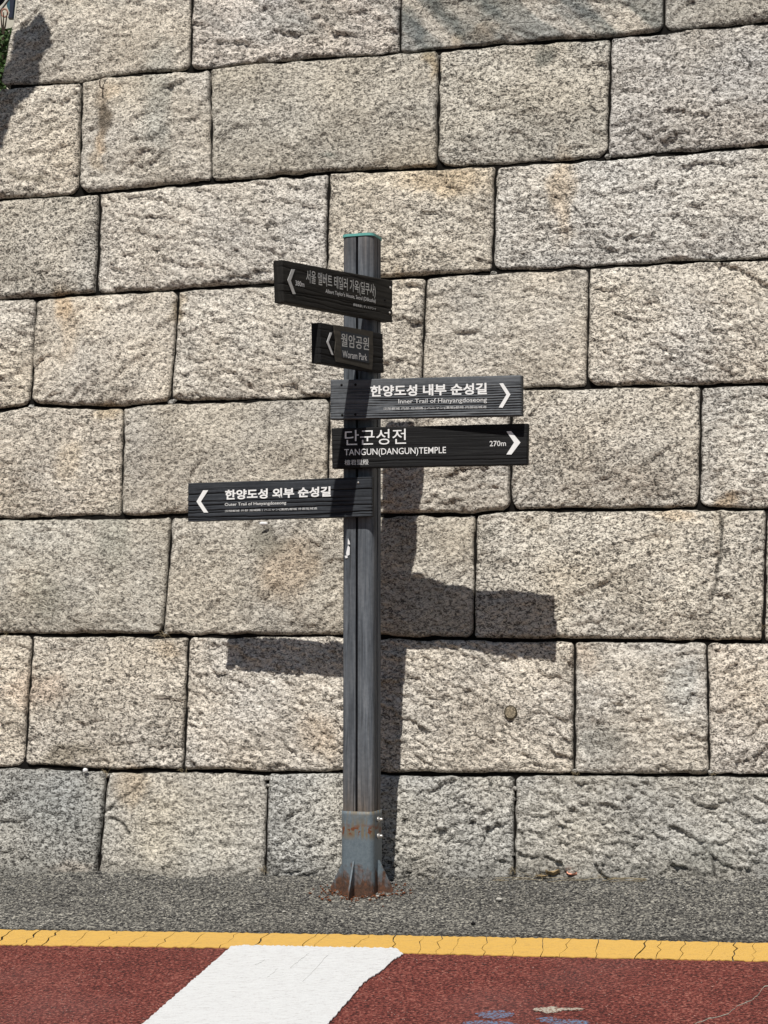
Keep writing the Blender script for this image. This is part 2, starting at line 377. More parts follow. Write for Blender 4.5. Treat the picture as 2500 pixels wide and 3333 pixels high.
def edge_poly(pts, jit, step=12):
    out = []; n = len(pts)
    for i in range(n):
        p = np.array(pts[i], float); q = np.array(pts[(i + 1) % n], float); L = np.linalg.norm(q - p); k = max(1, int(L / step))
        d = (q - p) / (L + 1e-9); nn = np.array([-d[1], d[0]])
        for j in range(k):
            w = 0 if j == 0 else random.uniform(-1, 1) * jit
            out.append(p + (q - p) * j / k + nn * w)
    return out
def sheet(name, px, mat, h0, thick, parent=None, jit=2.0, step=12):
    P = edge_poly(px, jit, step); g = gl(np.array([p[0] for p in P]), np.array([p[1] for p in P]))
    top = gw(g[:, 0], g[:, 1], h0 + thick); 
    mb = MB(); mb.prism(list(gw(g[:, 0], g[:, 1], h0)), gN, thick); return mb.build(name, mat, parent)
def ytop(x): return np.interp(x, [-3000, -900, 0, 700, 1250, 1900, 2500, 3400, 6000], [2975, 3013, 3031, 3040, 3049, 3062, 3076, 3095, 3146])
def ybot(x): return np.interp(x, [-3000, -900, 0, 750, 1300, 1900, 2500, 3400, 6000], [3020, 3060, 3080, 3090, 3107, 3121, 3134, 3155, 3214])
road = sheet('road', [(-3000, 3019), (-900, 3060), (0, 3079), (750, 3089), (1300, 3106), (1900, 3120), (2500, 3133), (3400, 3154), (6000, 3213), (8000, 5600), (-6000, 5600)], M_RED, 0.0, 0.004, None, 1.5, 25)
tag(road, kind='structure')
# yellow edge line in patches divided by real cracks
yl = empty('yellow_edge_line', tuple(groundpt(np.array(1250.), np.array(3080.))))
tag(yl, 'cracked yellow edge line painted between grey asphalt and red road', 'road marking')
crk = [-700, -420, -180, -20, 70, 135, 320, 510, 610, 715, 815, 970, 1140, 1280, 1360, 1465, 1575, 1668, 1760, 1940, 2065, 2135, 2300, 2385, 2450, 2560, 2760, 3000, 3300]
def crack_line(xb, i):
    lean = 62 if xb < 1250 else random.choice([18, 40, 8]); n = 6; out = []
    for k in range(n + 1):
        t = k / n; x = xb + lean * t + (random.uniform(-9, 9) if 0 < k < n else 0); out.append((x, ybot(x) + (ytop(x) - ybot(x)) * t))
    return out
crk = sorted(crk + list(range(3560, 6000, 270)) + list(range(-2950, -800, 290)) + [230, 420, 1010, 1420, 1820, 2210])
lines = [crack_line(x, i) for i, x in enumerate(crk)]
for i in range(len(lines) - 1):
    g = random.choice([0.3, 0.8, 1.6, 3.2]); A = [(x + g * random.uniform(0.3, 1.7), y) for x, y in lines[i]]; B = [(x - random.uniform(0.1, 2.2), y) for x, y in lines[i + 1]]
    poly = A[:]                     # bottom -> top along the left crack
    xs = np.linspace(A[-1][0], B[-1][0], 9)[1:-1]; poly += [(x, ytop(x) + random.uniform(-1.5, 2)) for x in xs]
    poly += B[::-1]
    xs = np.linspace(B[0][0], A[0][0], 9)[1:-1]; poly += [(x, ybot(x) + random.uniform(-2, 1.5)) for x in xs]
    sheet('paint_patch', poly, M_YEL, 0.004, 0.004, yl, 0.5, 10)
def road_crack(pts, w):
    P = [];
    q = []
    for (x, y), (x2, y2) in zip(pts[:-1], pts[1:]):
        for k in range(4): q.append((x + (x2 - x) * k / 4 + random.uniform(-3, 3), y + (y2 - y) * k / 4 + random.uniform(-2, 2)))
    q.append(pts[-1])
    up = [(x, y - w * random.uniform(0.3, 1)) for x, y in q]; dn = [(x, y + w * random.uniform(0.3, 1)) for x, y in q][::-1]
    return up + dn
ws = sheet('white_crosswalk_stripe', [(455, 3350), (755, 3087), (800, 3084), (1290, 3094), (1313, 3113), (1285, 3128), (1250, 3162), (1185, 3205), (1120, 3282), (1060, 3350), (405, 4000), (-290, 4000)], M_WHITE, 0.008, 0.004, None, 1.9, 5)
tag(ws, 'wide white slanting stripe painted on the red road', 'road marking')
for k, (x0, y0, x1, y1) in enumerate([(905, 3160, 870, 3190), (1005, 3110, 945, 3160), (1068, 3118, 985, 3205), (860, 3135, 830, 3150)]):
    o = sheet('paint_scratch', road_crack([(x0, y0), ((x0 + x1) / 2 + 3, (y0 + y1) / 2), (x1, y1)], 0.8), M_SCR, 0.0122, 0.0004, ws, 0.1, 40)
def blob(px, py, rx, ry, mat, name, label, cat, hgt=0.0045, n=40, seed=0):
    P = []
    for k in range(n):
        t = 2 * math.pi * k / n; r = 0.72 + 0.5 * vn(math.cos(t) * 2.2 + 5, math.sin(t) * 2.2 + 5, seed) + random.uniform(-0.08, 0.08)
        P.append((px + rx * r * math.cos(t), py + ry * r * math.sin(t)))
    o = sheet(name, P, mat, hgt, 0.0015, None, 0.6, 8); return tag(o, label, cat)
blob(1613, 3308, 58, 14, M_BLUE, 'blue_paint_smudge', 'upper left smudge of worn blue paint on the red road', 'paint mark', seed=1)
blob(1790, 3323, 40, 9, M_BLUE, 'blue_paint_smudge', 'middle smudge of blue paint just below the pale scrape', 'paint mark', seed=2)
blob(1860, 3334, 66, 11, M_BLUE, 'blue_paint_smudge', 'rightmost smudge of blue paint at the bottom edge', 'paint mark', seed=3)
blob(1600, 3335, 90, 8, M_BLUE, 'blue_paint_smudge', 'lowest left smudge of blue paint on the red road', 'paint mark', seed=6)
blob(1785, 3292, 52, 10, M_CHIP, 'pale_scrape', 'pale scraped patch on the red road above the blue smudges', 'paint mark', 0.0062, seed=4)
blob(1860, 3291, 44, 4, M_CHIP, 'pale_scrape', 'thin pale scratch trailing right from the scraped patch', 'paint mark', 0.0064, seed=5)
o = sheet('road_crack', road_crack([(2260, 3340), (2310, 3318), (2370, 3305), (2400, 3278), (2445, 3262), (2462, 3245), (2490, 3215), (2540, 3205)], 1.7), M_CRACK, 0.0045, 0.0015, None, 0.3, 30)
tag(o, 'jagged pale crack running across the red road at lower right', 'crack')

# ------------------------------------------------------------------ stone wall
wall = empty('stone_wall', tuple(Pw)); tag(wall, 'tall battered wall of large rough granite blocks with dark joints', 'wall')
Lx = {
 1: [(0, 279), (264, 264), (339, 245), (625, 226), (829, 203), (1250, 172), (1431, 158), (1627, 139), (1988, 117), (2162, 98), (2500, 68)],
 2: [(0, 647), (249, 629), (309, 623), (686, 587), (1070, 557), (1250, 550), (1612, 533), (1966, 512), (2500, 470)],
 3: [(0, 972), (310, 955), (580, 940), (904, 921), (1250, 903), (1386, 896), (1604, 880), (1913, 866), (2500, 838)],
 4: [(0, 1328), (106, 1316), (400, 1322), (558, 1303), (904, 1298), (1078, 1292), (1250, 1283), (1702, 1263), (1906, 1258), (2282, 1250), (2500, 1247)],
 5: [(0, 1687), (384, 1680), (550, 1676), (610, 1675), (1070, 1673), (1348, 1672), (1530, 1674), (1661, 1657), (2282, 1653), (2500, 1655)],
 6: [(0, 2062), (520, 2068), (1115, 2066), (1250, 2073), (1868, 2083), (2500, 2086)],
 7: [(0, 2497), (75, 2493), (347, 2505), (603, 2508), (867, 2513), (1115, 2512), (1250, 2516), (1672, 2520), (1868, 2518), (2320, 2522), (2500, 2525)],
 8: [(0, 3010), (2500, 3030)]}
def Lf(i, x):
    x = np.asarray(x, float)
    if i < 1: return Lf(1, x) - 395 * (1 - i) - (x - 1250) * 0.012 * (1 - i)
    P = Lx[i]; xs = [p[0] for p in P]; ys = [p[1] for p in P]
    sl = (ys[-1] - ys[0]) / (xs[-1] - xs[0])
    y = np.interp(x, xs, ys); y = np.where(x < xs[0], ys[0] + (x - xs[0]) * sl, y); y = np.where(x > xs[-1], ys[-1] + (x - xs[-1]) * sl, y)
    return y
END = lambda y: 46 - 0.19 * y
def J(xt, xb): return (xt, xb)
# per course: joints as (x at the top, x at the bottom)
courses = {
 -1: [None, (520, 512), (1180, 1176), (1700, 1700), (2350, 2352), (2900, 2905)],
 0: [None, (380, 368), (990, 984), (1560, 1556), (2060, 2060), (2640, 2644), (3200, 3210)],
 1: [None, (626, 615), (1303, 1301), (2159, 2160), (2790, 2796), (3250, 3260)],       # course whose foot is L1 (top = L0)
 2: [None, (262, 254), (684, 686), (1427, 1422), (1988, 1977), (2660, 2662), (3200, 3206)],
 3: [None, (320, 310), (1068, 1059), (1613, 1600), (2540, 2546), (3180, 3184)],
 4: [None, (115, 94), (576, 554), (1386, 1368), (1915, 1908), (2590, 2596), (3240, 3240)],
 5: [None, (399, 390), (1069, 1061), (1662, 1661), (2282, 2276), (2830, 2836), (3230, 3230)],
 6: [None, (554, 528), (1548, 1539), (2497, 2482), (3060, 3060)],
 7: [None, (102, 75), (610, 595), (1869, 1868), (2300, 2309), (2870, 2876), (3250, 3250)],
 8: [None, (347, 296), (867, 856), (1676, 1668), (2590, 2585), (3200, 3200)]}
# (course, index): tint and roughness
CR = (1.0, 0.93, 0.83); GR = (0.86, 0.90, 0.93); TN = (0.86, 0.79, 0.69); BG = (0.70, 0.75, 0.79); PK = (0.98, 0.91, 0.86); WM = (1.05, 0.97, 0.86)
look = {(1, 0): (WM, 1.0), (1, 1): (PK, 1.35), (1, 2): ((0.92, 0.87, 0.80), 0.7), (1, 3): ((0.78, 0.76, 0.72), 1.0),
        (2, 0): (WM, 1.2), (2, 1): (CR, 1.0), (2, 2): ((0.84, 0.79, 0.70), 0.6), (2, 3): ((0.84, 0.80, 0.72), 0.7), (2, 4): ((0.88, 0.85, 0.83), 1.3),
        (3, 0): ((0.84, 0.80, 0.73), 0.7), (3, 1): ((1.0, 0.95, 0.89), 1.3), (3, 2): ((0.96, 0.88, 0.76), 0.8), (3, 3): ((0.98, 0.95, 0.91), 1.0),
        (4, 0): (CR, 1.2), (4, 1): (WM, 0.9), (4, 2): (CR, 1.0), (4, 3): (CR, 0.7), (4, 4): ((1.0, 0.95, 0.88), 1.0),
        (5, 0): ((0.94, 0.86, 0.75), 0.8), (5, 1): ((0.86, 0.81, 0.73), 0.6), (5, 2): ((0.92, 0.87, 0.80), 0.9), (5, 3): ((0.90, 0.85, 0.77), 0.7), (5, 4): ((0.92, 0.89, 0.84), 0.9),
        (6, 0): ((0.84, 0.80, 0.71), 0.6), (6, 1): ((0.88, 0.83, 0.74), 0.6), (6, 2): ((0.92, 0.87, 0.78), 0.7),
        (7, 0): (CR, 0.9), (7, 1): ((0.90, 0.84, 0.75), 0.7), (7, 2): ((0.98, 0.92, 0.84), 1.3), (7, 3): ((0.93, 0.89, 0.83), 1.0), (7, 4): ((0.98, 0.91, 0.83), 1.2),
        (8, 0): ((0.60, 0.61, 0.60), 0.6), (8, 1): ((0.86, 0.84, 0.79), 0.6), (8, 2): ((0.75, 0.755, 0.735), 1.4), (8, 3): ((0.76, 0.76, 0.735), 1.3)}
# stain spots and painted chip shadows (px, py, rx, ry, colour multiplier, strength)
_st = [
 (340, 385, 26, 85, (0.26, 0.22, 0.18), 1.0), (335, 470, 30, 50, (1.0, 0.78, 0.55), .6), (350, 300, 40, 40, (1.0, 0.86, 0.7), .5), (320, 520, 26, 60, (1.0, 0.84, 0.64), .5),
 (515, 330, 60, 220, (0.72, 0.78, 0.82), .8), (1060, 490, 28, 14, (0.45, 0.5, 0.5), .9), (1780, 175, 26, 28, (0.42, 0.45, 0.46), .95), (1400, 200, 26, 60, (0.9, 0.75, 0.5), .7),
 (1825, 620, 48, 170, (1.05, 0.88, 0.68), .7), (1450, 590, 190, 60, (1.0, 0.84, 0.62), .6), (2400, 250, 200, 120, (0.85, 0.88, 0.92), .6),
 (205, 1000, 30, 60, (1.0, 0.84, 0.64), .7), (220, 1060, 50, 120, (1.0, 0.86, 0.7), .5), (580, 1010, 20, 60, (0.95, 0.8, 0.55), .6), (1300, 880, 20, 40, (0.8, 0.7, 0.55), .5),
 (360, 1345, 60, 30, (1.0, 0.85, 0.6), .6), (220, 1500, 40, 80, (0.95, 0.85, 0.7), .5), (2370, 1632, 50, 20, (0.85, 0.66, 0.45), .8), (2090, 1570, 130, 60, (0.95, 0.9, 0.85), .5),
 (860, 1760, 90, 60, (0.45, 0.45, 0.42), .85), (940, 1860, 110, 130, (0.95, 0.78, 0.62), .7), (380, 1740, 60, 140, (0.75, 0.8, 0.8), .6), (160, 1950, 90, 80, (0.8, 0.84, 0.82), .5),
 (2200, 1690, 90, 30, (0.98, 0.8, 0.6), .6), (1720, 1700, 80, 30, (0.7, 0.68, 0.64), .5), (2340, 1700, 14, 200, (0.75, 0.72, 0.68), .6),
 (120, 2250, 120, 60, (1.05, 0.85, 0.74), .5), (270, 2450, 80, 24, (0.5, 0.48, 0.44), .8), (180, 2470, 90, 30, (0.55, 0.53, 0.48), .7), (540, 2100, 50, 30, (1.0, 0.88, 0.74), .6), (1050, 2400, 80, 90, (1.05, 0.87, 0.68), .5),
 (1950, 2420, 110, 70, (0.6, 0.64, 0.66), .6), (2220, 2240, 60, 120, (0.85, 0.92, 0.98), .6), (1910, 2150, 60, 60, (1.0, 0.86, 0.74), .5),
 (200, 2620, 190, 120, (0.82, 0.86, 0.88), .5), (430, 2560, 80, 60, (1.0, 0.85, 0.68), .7), (600, 2700, 200, 130, (1.12, 1.08, 0.99), .6), (240, 2830, 90, 30, (1.3, 1.15, 1.05), .6), (2300, 2790, 130, 60, (0.62, 0.64, 0.64), .7),
 (1330, 100, 60, 90, (0.6, 0.64, 0.68), .7), (1590, 40, 30, 80, (0.6, 0.66, 0.7), .7), (1700, 120, 120, 40, (0.7, 0.72, 0.72), .6), (1900, 40, 120, 26, (0.7, 0.74, 0.78), .6), (1560, 110, 60, 30, (1.05, 0.9, 0.76), .6),
 (250, 20, 200, 22, (0.75, 0.77, 0.78), .6), (900, 90, 170, 50, (0.82, 0.87, 0.9), .6), (1480, 130, 30, 30, (1.0, 0.84, 0.64), .5), (100, 500, 40, 15, (0.35, 0.33, 0.3), .8), (90, 570, 70, 14, (0.45, 0.43, 0.38), .7)]  # closing entries paint the deep shadows of chips as colour
stains_shade = []
for (a_, b_, c_, d_, cc_, e_) in _st:
    cc_ = np.array(cc_); g_ = cc_.mean(); stains_shade.append((a_, b_, c_, d_, tuple(g_ + (cc_ - g_) * 0.85) if cc_[0] > cc_[2] * 1.15 else tuple(cc_), e_ * 0.9))
# dark diagonal veins in the top course
for k, (x0, y0, x1, y1, w, s) in enumerate([(1400, -20, 1490, 110, 26, .6), (1540, -20, 1640, 110, 20, .55), (1850, -10, 2010, 110, 18, .6), (1700, -30, 1960, 110, 12, .5), (1940, -30, 2140, 70, 18, .55), (1300, 20, 1400, 165, 30, .5)]):
    for t in np.linspace(0, 1, 9): stains_shade.append((x0 + (x1 - x0) * t, y0 + (y1 - y0) * t, w, w, (0.62, 0.66, 0.68), s))
cracks = [([(470, 2518), (455, 2550), (420, 2585), (385, 2600), (360, 2630), (335, 2650)], 4, 0.012), ([(1795, 570), (1830, 620), (1880, 690), (1930, 740)], 3, 0.005),
          ([(2345, 1665), (2352, 1740), (2340, 1850), (2318, 1950)], 6, 0.012), ([(2405, 170), (2450, 225)], 3, 0.006), ([(1590, 2695), (1575, 2740), (1560, 2760)], 4, 0.008), ([(1350, 1500), (1375, 1180), (1372, 1200)], 1, 0.0),
          ([(2170, 860), (2200, 890)], 3, 0.006), ([(360, 2660), (400, 2680), (425, 2715)], 5, 0.012), ([(1940, 790), (1990, 830)], 4, 0.006), ([(2320, 2780), (2328, 2850)], 5, 0.012), ([(555, 2160), (590, 2200)], 3, 0.004)]
def seg_dist(X, Y, pts):
    d = np.full(X.shape, 1e9)
    for (x0, y0), (x1, y1) in zip(pts[:-1], pts[1:]):
        vx, vy = x1 - x0, y1 - y0; t = np.clip(((X - x0) * vx + (Y - y0) * vy) / (vx * vx + vy * vy), 0, 1)
        d = np.minimum(d, np.hypot(X - x0 - t * vx, Y - y0 - t * vy))
    return d
def make_stone(ci, k, jl, jr):
    seed = (ci + 3) * 13 + k * 5 + 1; R_ = np.random.RandomState(seed)
    tintc, rough = look.get((ci, k), ((0.9, 0.85, 0.77), 0.9))
    inview = (jl is None or jl[0] < 2700) and ci > 0
    step = 5.6 if inview else 26.0
    iT, iB = ci - 1, ci
    xm = 0.0 if jl is None else jl[0]
    ytm = float(Lf(iT, max(xm, 0))); ybm = float(Lf(iB, max(xm, 0)))
    if jl is None: jl = (END(ytm), END(ybm))
    wpx = max(jl and jr[0] - jl[0], jr[1] - jl[1]); hpx = ybm - ytm
    nx = max(6, int(wpx / step)); ny = max(5, int(hpx / step))
    s = np.linspace(0, 1, nx); t = np.linspace(0, 1, ny)
    S, T = np.meshgrid(s, t, indexing='ij')
    xl = jl[0] + (jl[1] - jl[0]) * T; xr = jr[0] + (jr[1] - jr[0]) * T
    gap = 1.2; gaph = 2.6
    u = S * wpx; v = T * hpx; du = np.minimum(u, wpx - u); dv = np.minimum(v, hpx - v)
    # corner rounding, one radius per corner
    rc = np.where(T < 0.5, np.where(S < 0.5, R_.uniform(3, 20), R_.uniform(3, 20)), np.where(S < 0.5, R_.uniform(4, 45) , R_.uniform(4, 45)))
    a = np.clip(1 - du / rc, 0, 1); b = np.clip(1 - dv / rc, 0, 1)
    du2 = np.where((a > 0) & (b > 0), rc * (1 - a * np.sqrt(1 - b * b / 2)), du); dv2 = np.where((a > 0) & (b > 0), rc * (1 - b * np.sqrt(1 - a * a / 2)), dv)
    # wobble of the joints
    wob = lambda p, sd, am: am * (fbm(p / 55.0, np.zeros_like(p) + sd, sd, 3) - 0.25)
    fu = np.exp(-du / 30.0); fv = np.exp(-dv / 30.0)
    du2 = du2 + fu * (gap + np.abs(wob(v, seed * 1.7, 12.0)) * np.where(S < .5, 1, 0.8)); dv2 = dv2 + fv * (gaph + np.abs(wob(u, seed * 2.3, 13.0)))
    un = np.where(S < 0.5, du2, wpx - du2); vv = np.where(T < 0.5, dv2, hpx - dv2)
    Sx = un / wpx; Ty = vv / hpx
    X = xl + (xr - xl) * Sx
    yT = Lf(iT, X); yB = Lf(iB, X); Y = yT + (yB - yT) * Ty
    P = wallpt(X, Y)
    q = P - Pw; mx = q @ wh; mz = q @ wu
    e = np.minimum(du, dv) / 650.0
    Rr = R_.uniform(0.013, 0.026); ee = np.clip(1 - e / Rr, 0, 1); drop = Rr * (1 - np.sqrt(np.maximum(0, 1 - ee * ee))) * 0.6
    bulge = R_.uniform(0.020, 0.040) * (1 - np.abs(2 * S - 1) ** 2.2) * (1 - np.abs(2 * T - 1) ** 2.2)
    rot = R_.uniform(-0.5, 0.7); c_, s_ = math.cos(rot), math.sin(rot); x2 = mx * c_ + mz * s_; z2 = -mx * s_ + mz * c_
    warp = fbm(mx * 7, mz * 7, seed, 3)
    h = 0.046 * (fbm(mx * 3.4, mz * 4.2, seed + 2, 3) - 0.5)
    wx_ = 0.9 * (fbm(mx * 11, mz * 11, seed + 3, 3) - 0.5); wz_ = 0.9 * (fbm(mx * 11, mz * 11, seed + 13, 3) - 0.5)
    msk = sm(fbm(mx * 5, mz * 6, seed + 4, 2), 0.30, 0.62); msk2 = 0.35 + 0.65 * sm(fbm(mx * 9, mz * 12, seed + 14, 2), 0.36, 0.62)
    h += rough * 0.0125 * msk * facets(x2 * 7 + wx_, z2 * 12 + wz_, seed)
    h += rough * 0.0098 * msk2 * facets(x2 * 19 + wx_ * 1.6, z2 * 34 + wz_ * 1.6, seed + 21)
    h += (0.4 + 0.6 * rough) * 0.0048 * facets(x2 * 46 + wx_ * 2, z2 * 74 + wz_ * 2, seed + 5)
    h += rough * 0.010 * (fbm(x2 * 17, z2 * 30, seed + 5, 3) - 0.5) + 0.004 * (vn(x2 * 52, z2 * 66, seed + 7) - 0.5) + 0.005 * (vn(x2 * 90, z2 * 118, seed + 8) - 0.5)
    off = R_.uniform(-0.008, 0.008) - 0.008
    edgefade = sm(e, 0.0, 0.012)
    H = off + bulge - drop + h * (0.35 + 0.65 * edgefade)
    H = np.where(e > 0.012, np.maximum(H, -0.020), H)
    tg = np.array(tintc); tint = np.ones(X.shape + (3,)) * (tg * 0.74 + tg.mean() * 0.26) * np.array([1.035, 1.035, 1.05])
    if (ci, k) == (1, 2) or (ci, k) == (1, 1):
        pb = (X * 0.64 - Y * 0.77) + 26 * (fbm(X / 90, Y / 90, 44) - 0.5); bn = sm(fbm(pb / 44.0, (X * 0.77 + Y * 0.64) / 330.0, 45, 2), 0.40, 0.62)
        amt = 0.62 if k == 2 else 0.30 * sm(Y, 180, 60); amt = np.asarray(amt) + 0 * X; tint = tint * (1 - amt[..., None] * (bn[..., None]) * np.array([0.62, 0.56, 0.52]))
    wx = X + 34 * (fbm(X / 60, Y / 60, 51) - 0.5) * 2; wy = Y + 34 * (fbm(X / 60, Y / 60, 67) - 0.5) * 2
    if inview:
        for (sx, sy, rx, ry, cc, st) in stains_shade:
            if sx + 2 * rx < X.min() or sx - 2 * rx > X.max() or sy + 2 * ry < Y.min() or sy - 2 * ry > Y.max(): continue
            d = np.hypot((wx - sx) / rx, (wy - sy) / ry); m = (st * (1 - sm(d, 0.35, 1.25)))[..., None]; tint = tint * (1 - m) + tint * np.array(cc) * m
        for pts, w, dep in cracks:
            d = seg_dist(X + 8 * (vn(X / 14, Y / 14, 91) - 0.5), Y + 8 * (vn(X / 14, Y / 14, 95) - 0.5), pts); m = 1 - sm(d, w * 0.4, w * 1.3); H = H - dep * m; tint = tint * (1 - 0.75 * m[..., None])
    if ci == 8:      # road soil splashed on the lowest course
        dm = sm(Y + 60 * (fbm(X / 70, Y / 50, 77) - 0.5), 2770, 2860)[..., None]; tint = tint * (1 - dm * 0.38)
    # slightly darker colour close to joints, general mottling
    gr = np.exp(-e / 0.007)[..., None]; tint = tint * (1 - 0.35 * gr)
    mot = (fbm(mx * 5, mz * 5, seed + 30, 3) - 0.5)[..., None]; tint = tint * (1 + 0.34 * mot)
    warm = (fbm(mx * 3, mz * 3, seed + 40, 2) - 0.5)[..., None]; tint = tint * (1 + warm * np.array([0.06, 0.0, -0.10]))
    Pf = P + H[..., None] * wN
    # skirt
    V = np.zeros((nx + 2, ny + 2, 3)); C = np.ones((nx + 2, ny + 2, 3)); V[1:-1, 1:-1] = Pf; C[1:-1, 1:-1] = tint
    V[0, :] = V[1, :]; V[-1, :] = V[-2, :]; V[:, 0] = V[:, 1]; V[:, -1] = V[:, -2]
    C[0, :] = C[1, :] ; C[-1, :] = C[-2, :]; C[:, 0] = C[:, 1]; C[:, -1] = C[:, -2]
    bk = np.zeros((nx + 2, ny + 2), bool); bk[0, :] = bk[-1, :] = bk[:, 0] = bk[:, -1] = True
    V[bk] -= 0.24 * wN
    o = mesh_np('stone', V.reshape(-1, 3), grid_faces(nx + 2, ny + 2), M_GRAN, wall, True, C.reshape(-1, 3))
    me = o.data
    return o
nst = 0
for ci, js in courses.items():
    while js[-1][0] < 5000:
        x_ = js[-1][0] + random.uniform(420, 900); js.append((x_, x_ + 4))
    js[-1] = (5400, 5404)
    for k in range(len(js) - 1):
        make_stone(ci, k, js[k], js[k + 1]); nst += 1
# near-black core behind the blocks, giving the joints their black look
for k, (x, y, rr_) in enumerate([(1978, 504, 0.017), (866, 2532, 0.016), (868, 2556, 0.012), (1675, 2565, 0.014), (348, 2523, 0.016), (1604, 886, 0.016), (554, 1306, 0.018), (564, 1300, 0.012), (1427, 182, 0.014), (1868, 2508, 0.014), (1670, 2600, 0.012), (1666, 2780, 0.014), (2313, 2512, 0.015), (97, 1322, 0.018), (536, 2058, 0.014), (1535, 1684, 0.016)]):
    import bmesh
    bm = bmesh.new(); bmesh.ops.create_icosphere(bm, subdivisions=2, radius=1.0); Rw = random.Random(k)
    V = np.array([np.array(v.co) * (1 + Rw.uniform(-0.2, 0.2)) for v in bm.verts]); F = [tuple(v.index for v in f.verts) for f in bm.faces]; bm.free()
    c = wallpt(np.array(float(x)), np.array(float(y))) - 0.022 * wN
    mesh_np('wedge_stone', c + V * rr_ * np.array([1.1, 0.9, 0.8]), F, M_GRAN, wall, False, np.ones((len(V), 3)) * 0.6)
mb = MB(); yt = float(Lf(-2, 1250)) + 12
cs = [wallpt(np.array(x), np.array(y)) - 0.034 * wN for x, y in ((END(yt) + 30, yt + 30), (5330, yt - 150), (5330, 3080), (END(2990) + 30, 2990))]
mb.prism(cs, -wN, 1.3); mb.build('core', M_JOINT, wall)

# ------------------------------------------------------------------ signpost
PSI = math.radians(18.5)
nf = np.array([-math.sin(PSI), -math.cos(PSI), 0]); nr = np.array([math.cos(PSI), -math.sin(PSI), 0]); UPZ = np.array([0, 0, 1.0])
SP = 0.163; post = Vector(Pc)
root = empty('signpost', tuple(Pc)); tag(root, 'weathered grey wooden signpost carrying five direction boards, rusty steel foot', 'signpost')
def zpx(y): r = ray(1178, y); return float(CAM[2] + r[2] * Pc[1] / r[1])
z_cap = zpx(779); z_sl = zpx(2636)
def pp(a, b, z): return Pc + a * nr + b * nf + z * UPZ     # a: to the right face, b: to the front face
def quarter(sa, sb):
    g = 0.0062; h = SP / 2; r = 0.036; pts = [(g, g), (h, g)]
    for k in range(7): t = math.pi / 2 * k / 6; pts.append((h - r + r * math.cos(t), h - r + r * math.sin(t)))
    pts.append((g, h))
    pts = [(sa * a, sb * b) for a, b in pts]
    if sa * sb < 0: pts = pts[::-1]
    return pts
for sa, sb in ((-1, 1), (1, 1), (1, -1), (-1, -1)):
    pts = quarter(sa, sb); n = len(pts); zs = np.concatenate([np.linspace(z_sl - 0.05, z_sl + 0.25, 16), np.linspace(z_sl + 0.3, z_cap, 60)]); V = []; C = []; UV = []
    per = [0]
    for i in range(n): per.append(per[-1] + math.hypot(pts[(i + 1) % n][0] - pts[i][0], pts[(i + 1) % n][1] - pts[i][1]))
    for z in zs:
        for i, (a, b) in enumerate(pts):
            w = 0.0012 * (vn(z * 9, i * 0.7, 3 + sa) - 0.5); V.append(pp(a * (1 + w * 6), b * (1 + w * 6), z))
            fadeb = math.exp(-(z - z_sl) / 0.10) * (0.4 + 1.2 * vn(i * 1.7, z * 6, 12)); topw = sm(z, z_cap - 0.25, z_cap) * vn(i * 2.3, 1.0, 4 + sa)
            k = min(1, fadeb * 0.8 + topw * 0.7)
            base = np.array([1, 1, 1.0]); brown = np.array([1.55, 1.15, 0.85]); 
            ts = 0.85 + 0.4 * vn(i * 0.9, z * 2.5, 8)
            if i in (0, 1, n - 1): ts *= 0.8
            C.append((base * (1 - k) + brown * k) * ts)
    F = []
    for j in range(len(zs) - 1):
        for i in range(n): F.append((j * n + i, j * n + (i + 1) % n, (j + 1) * n + (i + 1) % n, (j + 1) * n + i))
    F.append(tuple(range(n))[::-1]); F.append(tuple(range((len(zs) - 1) * n, len(zs) * n)))
    o = mesh_np('timber', np.array(V), F, M_POST, root, False, np.array(C))
    uvl = o.data.uv_layers.new(name='UVMap')
    for poly in o.data.polygons:
        for li in poly.loop_indices:
            vi = o.data.loops[li].vertex_index; j, i = divmod(vi, n)
            pv = per[i] if not (i == 0 and poly.vertices[1] % n == 0 or (i == 0 and max(v % n for v in poly.vertices) == n - 1)) else per[n]
            uvl.data[li].uv = (zs[j], pv)
    for p in o.data.polygons: p.use_smooth = False
    fix_normals(o)
mb = MB(); mb.box(pp(0, 0, (z_cap + 0.1) / 2), nr * 0.028, nf * 0.028, UPZ * (z_cap - 0.1) / 2); mb.build('core', M_CORE, root)
def rsq(h, r, k=6):
    out = []
    for ca, cb, t0 in ((1, 1, 0), (-1, 1, 90), (-1, -1, 180), (1, -1, 270)):
        for i in range(k + 1):
            t = math.radians(t0 + 90 * i / k); out.append((ca * (h - r) + r * math.cos(t), cb * (h - r) + r * math.sin(t)))
    return out
mb = MB(); mb.prism([pp(a, b, z_cap) for a, b in rsq(SP / 2 + 0.004, 0.036)], UPZ, 0.013); mb.build('cap', M_CAP, root)
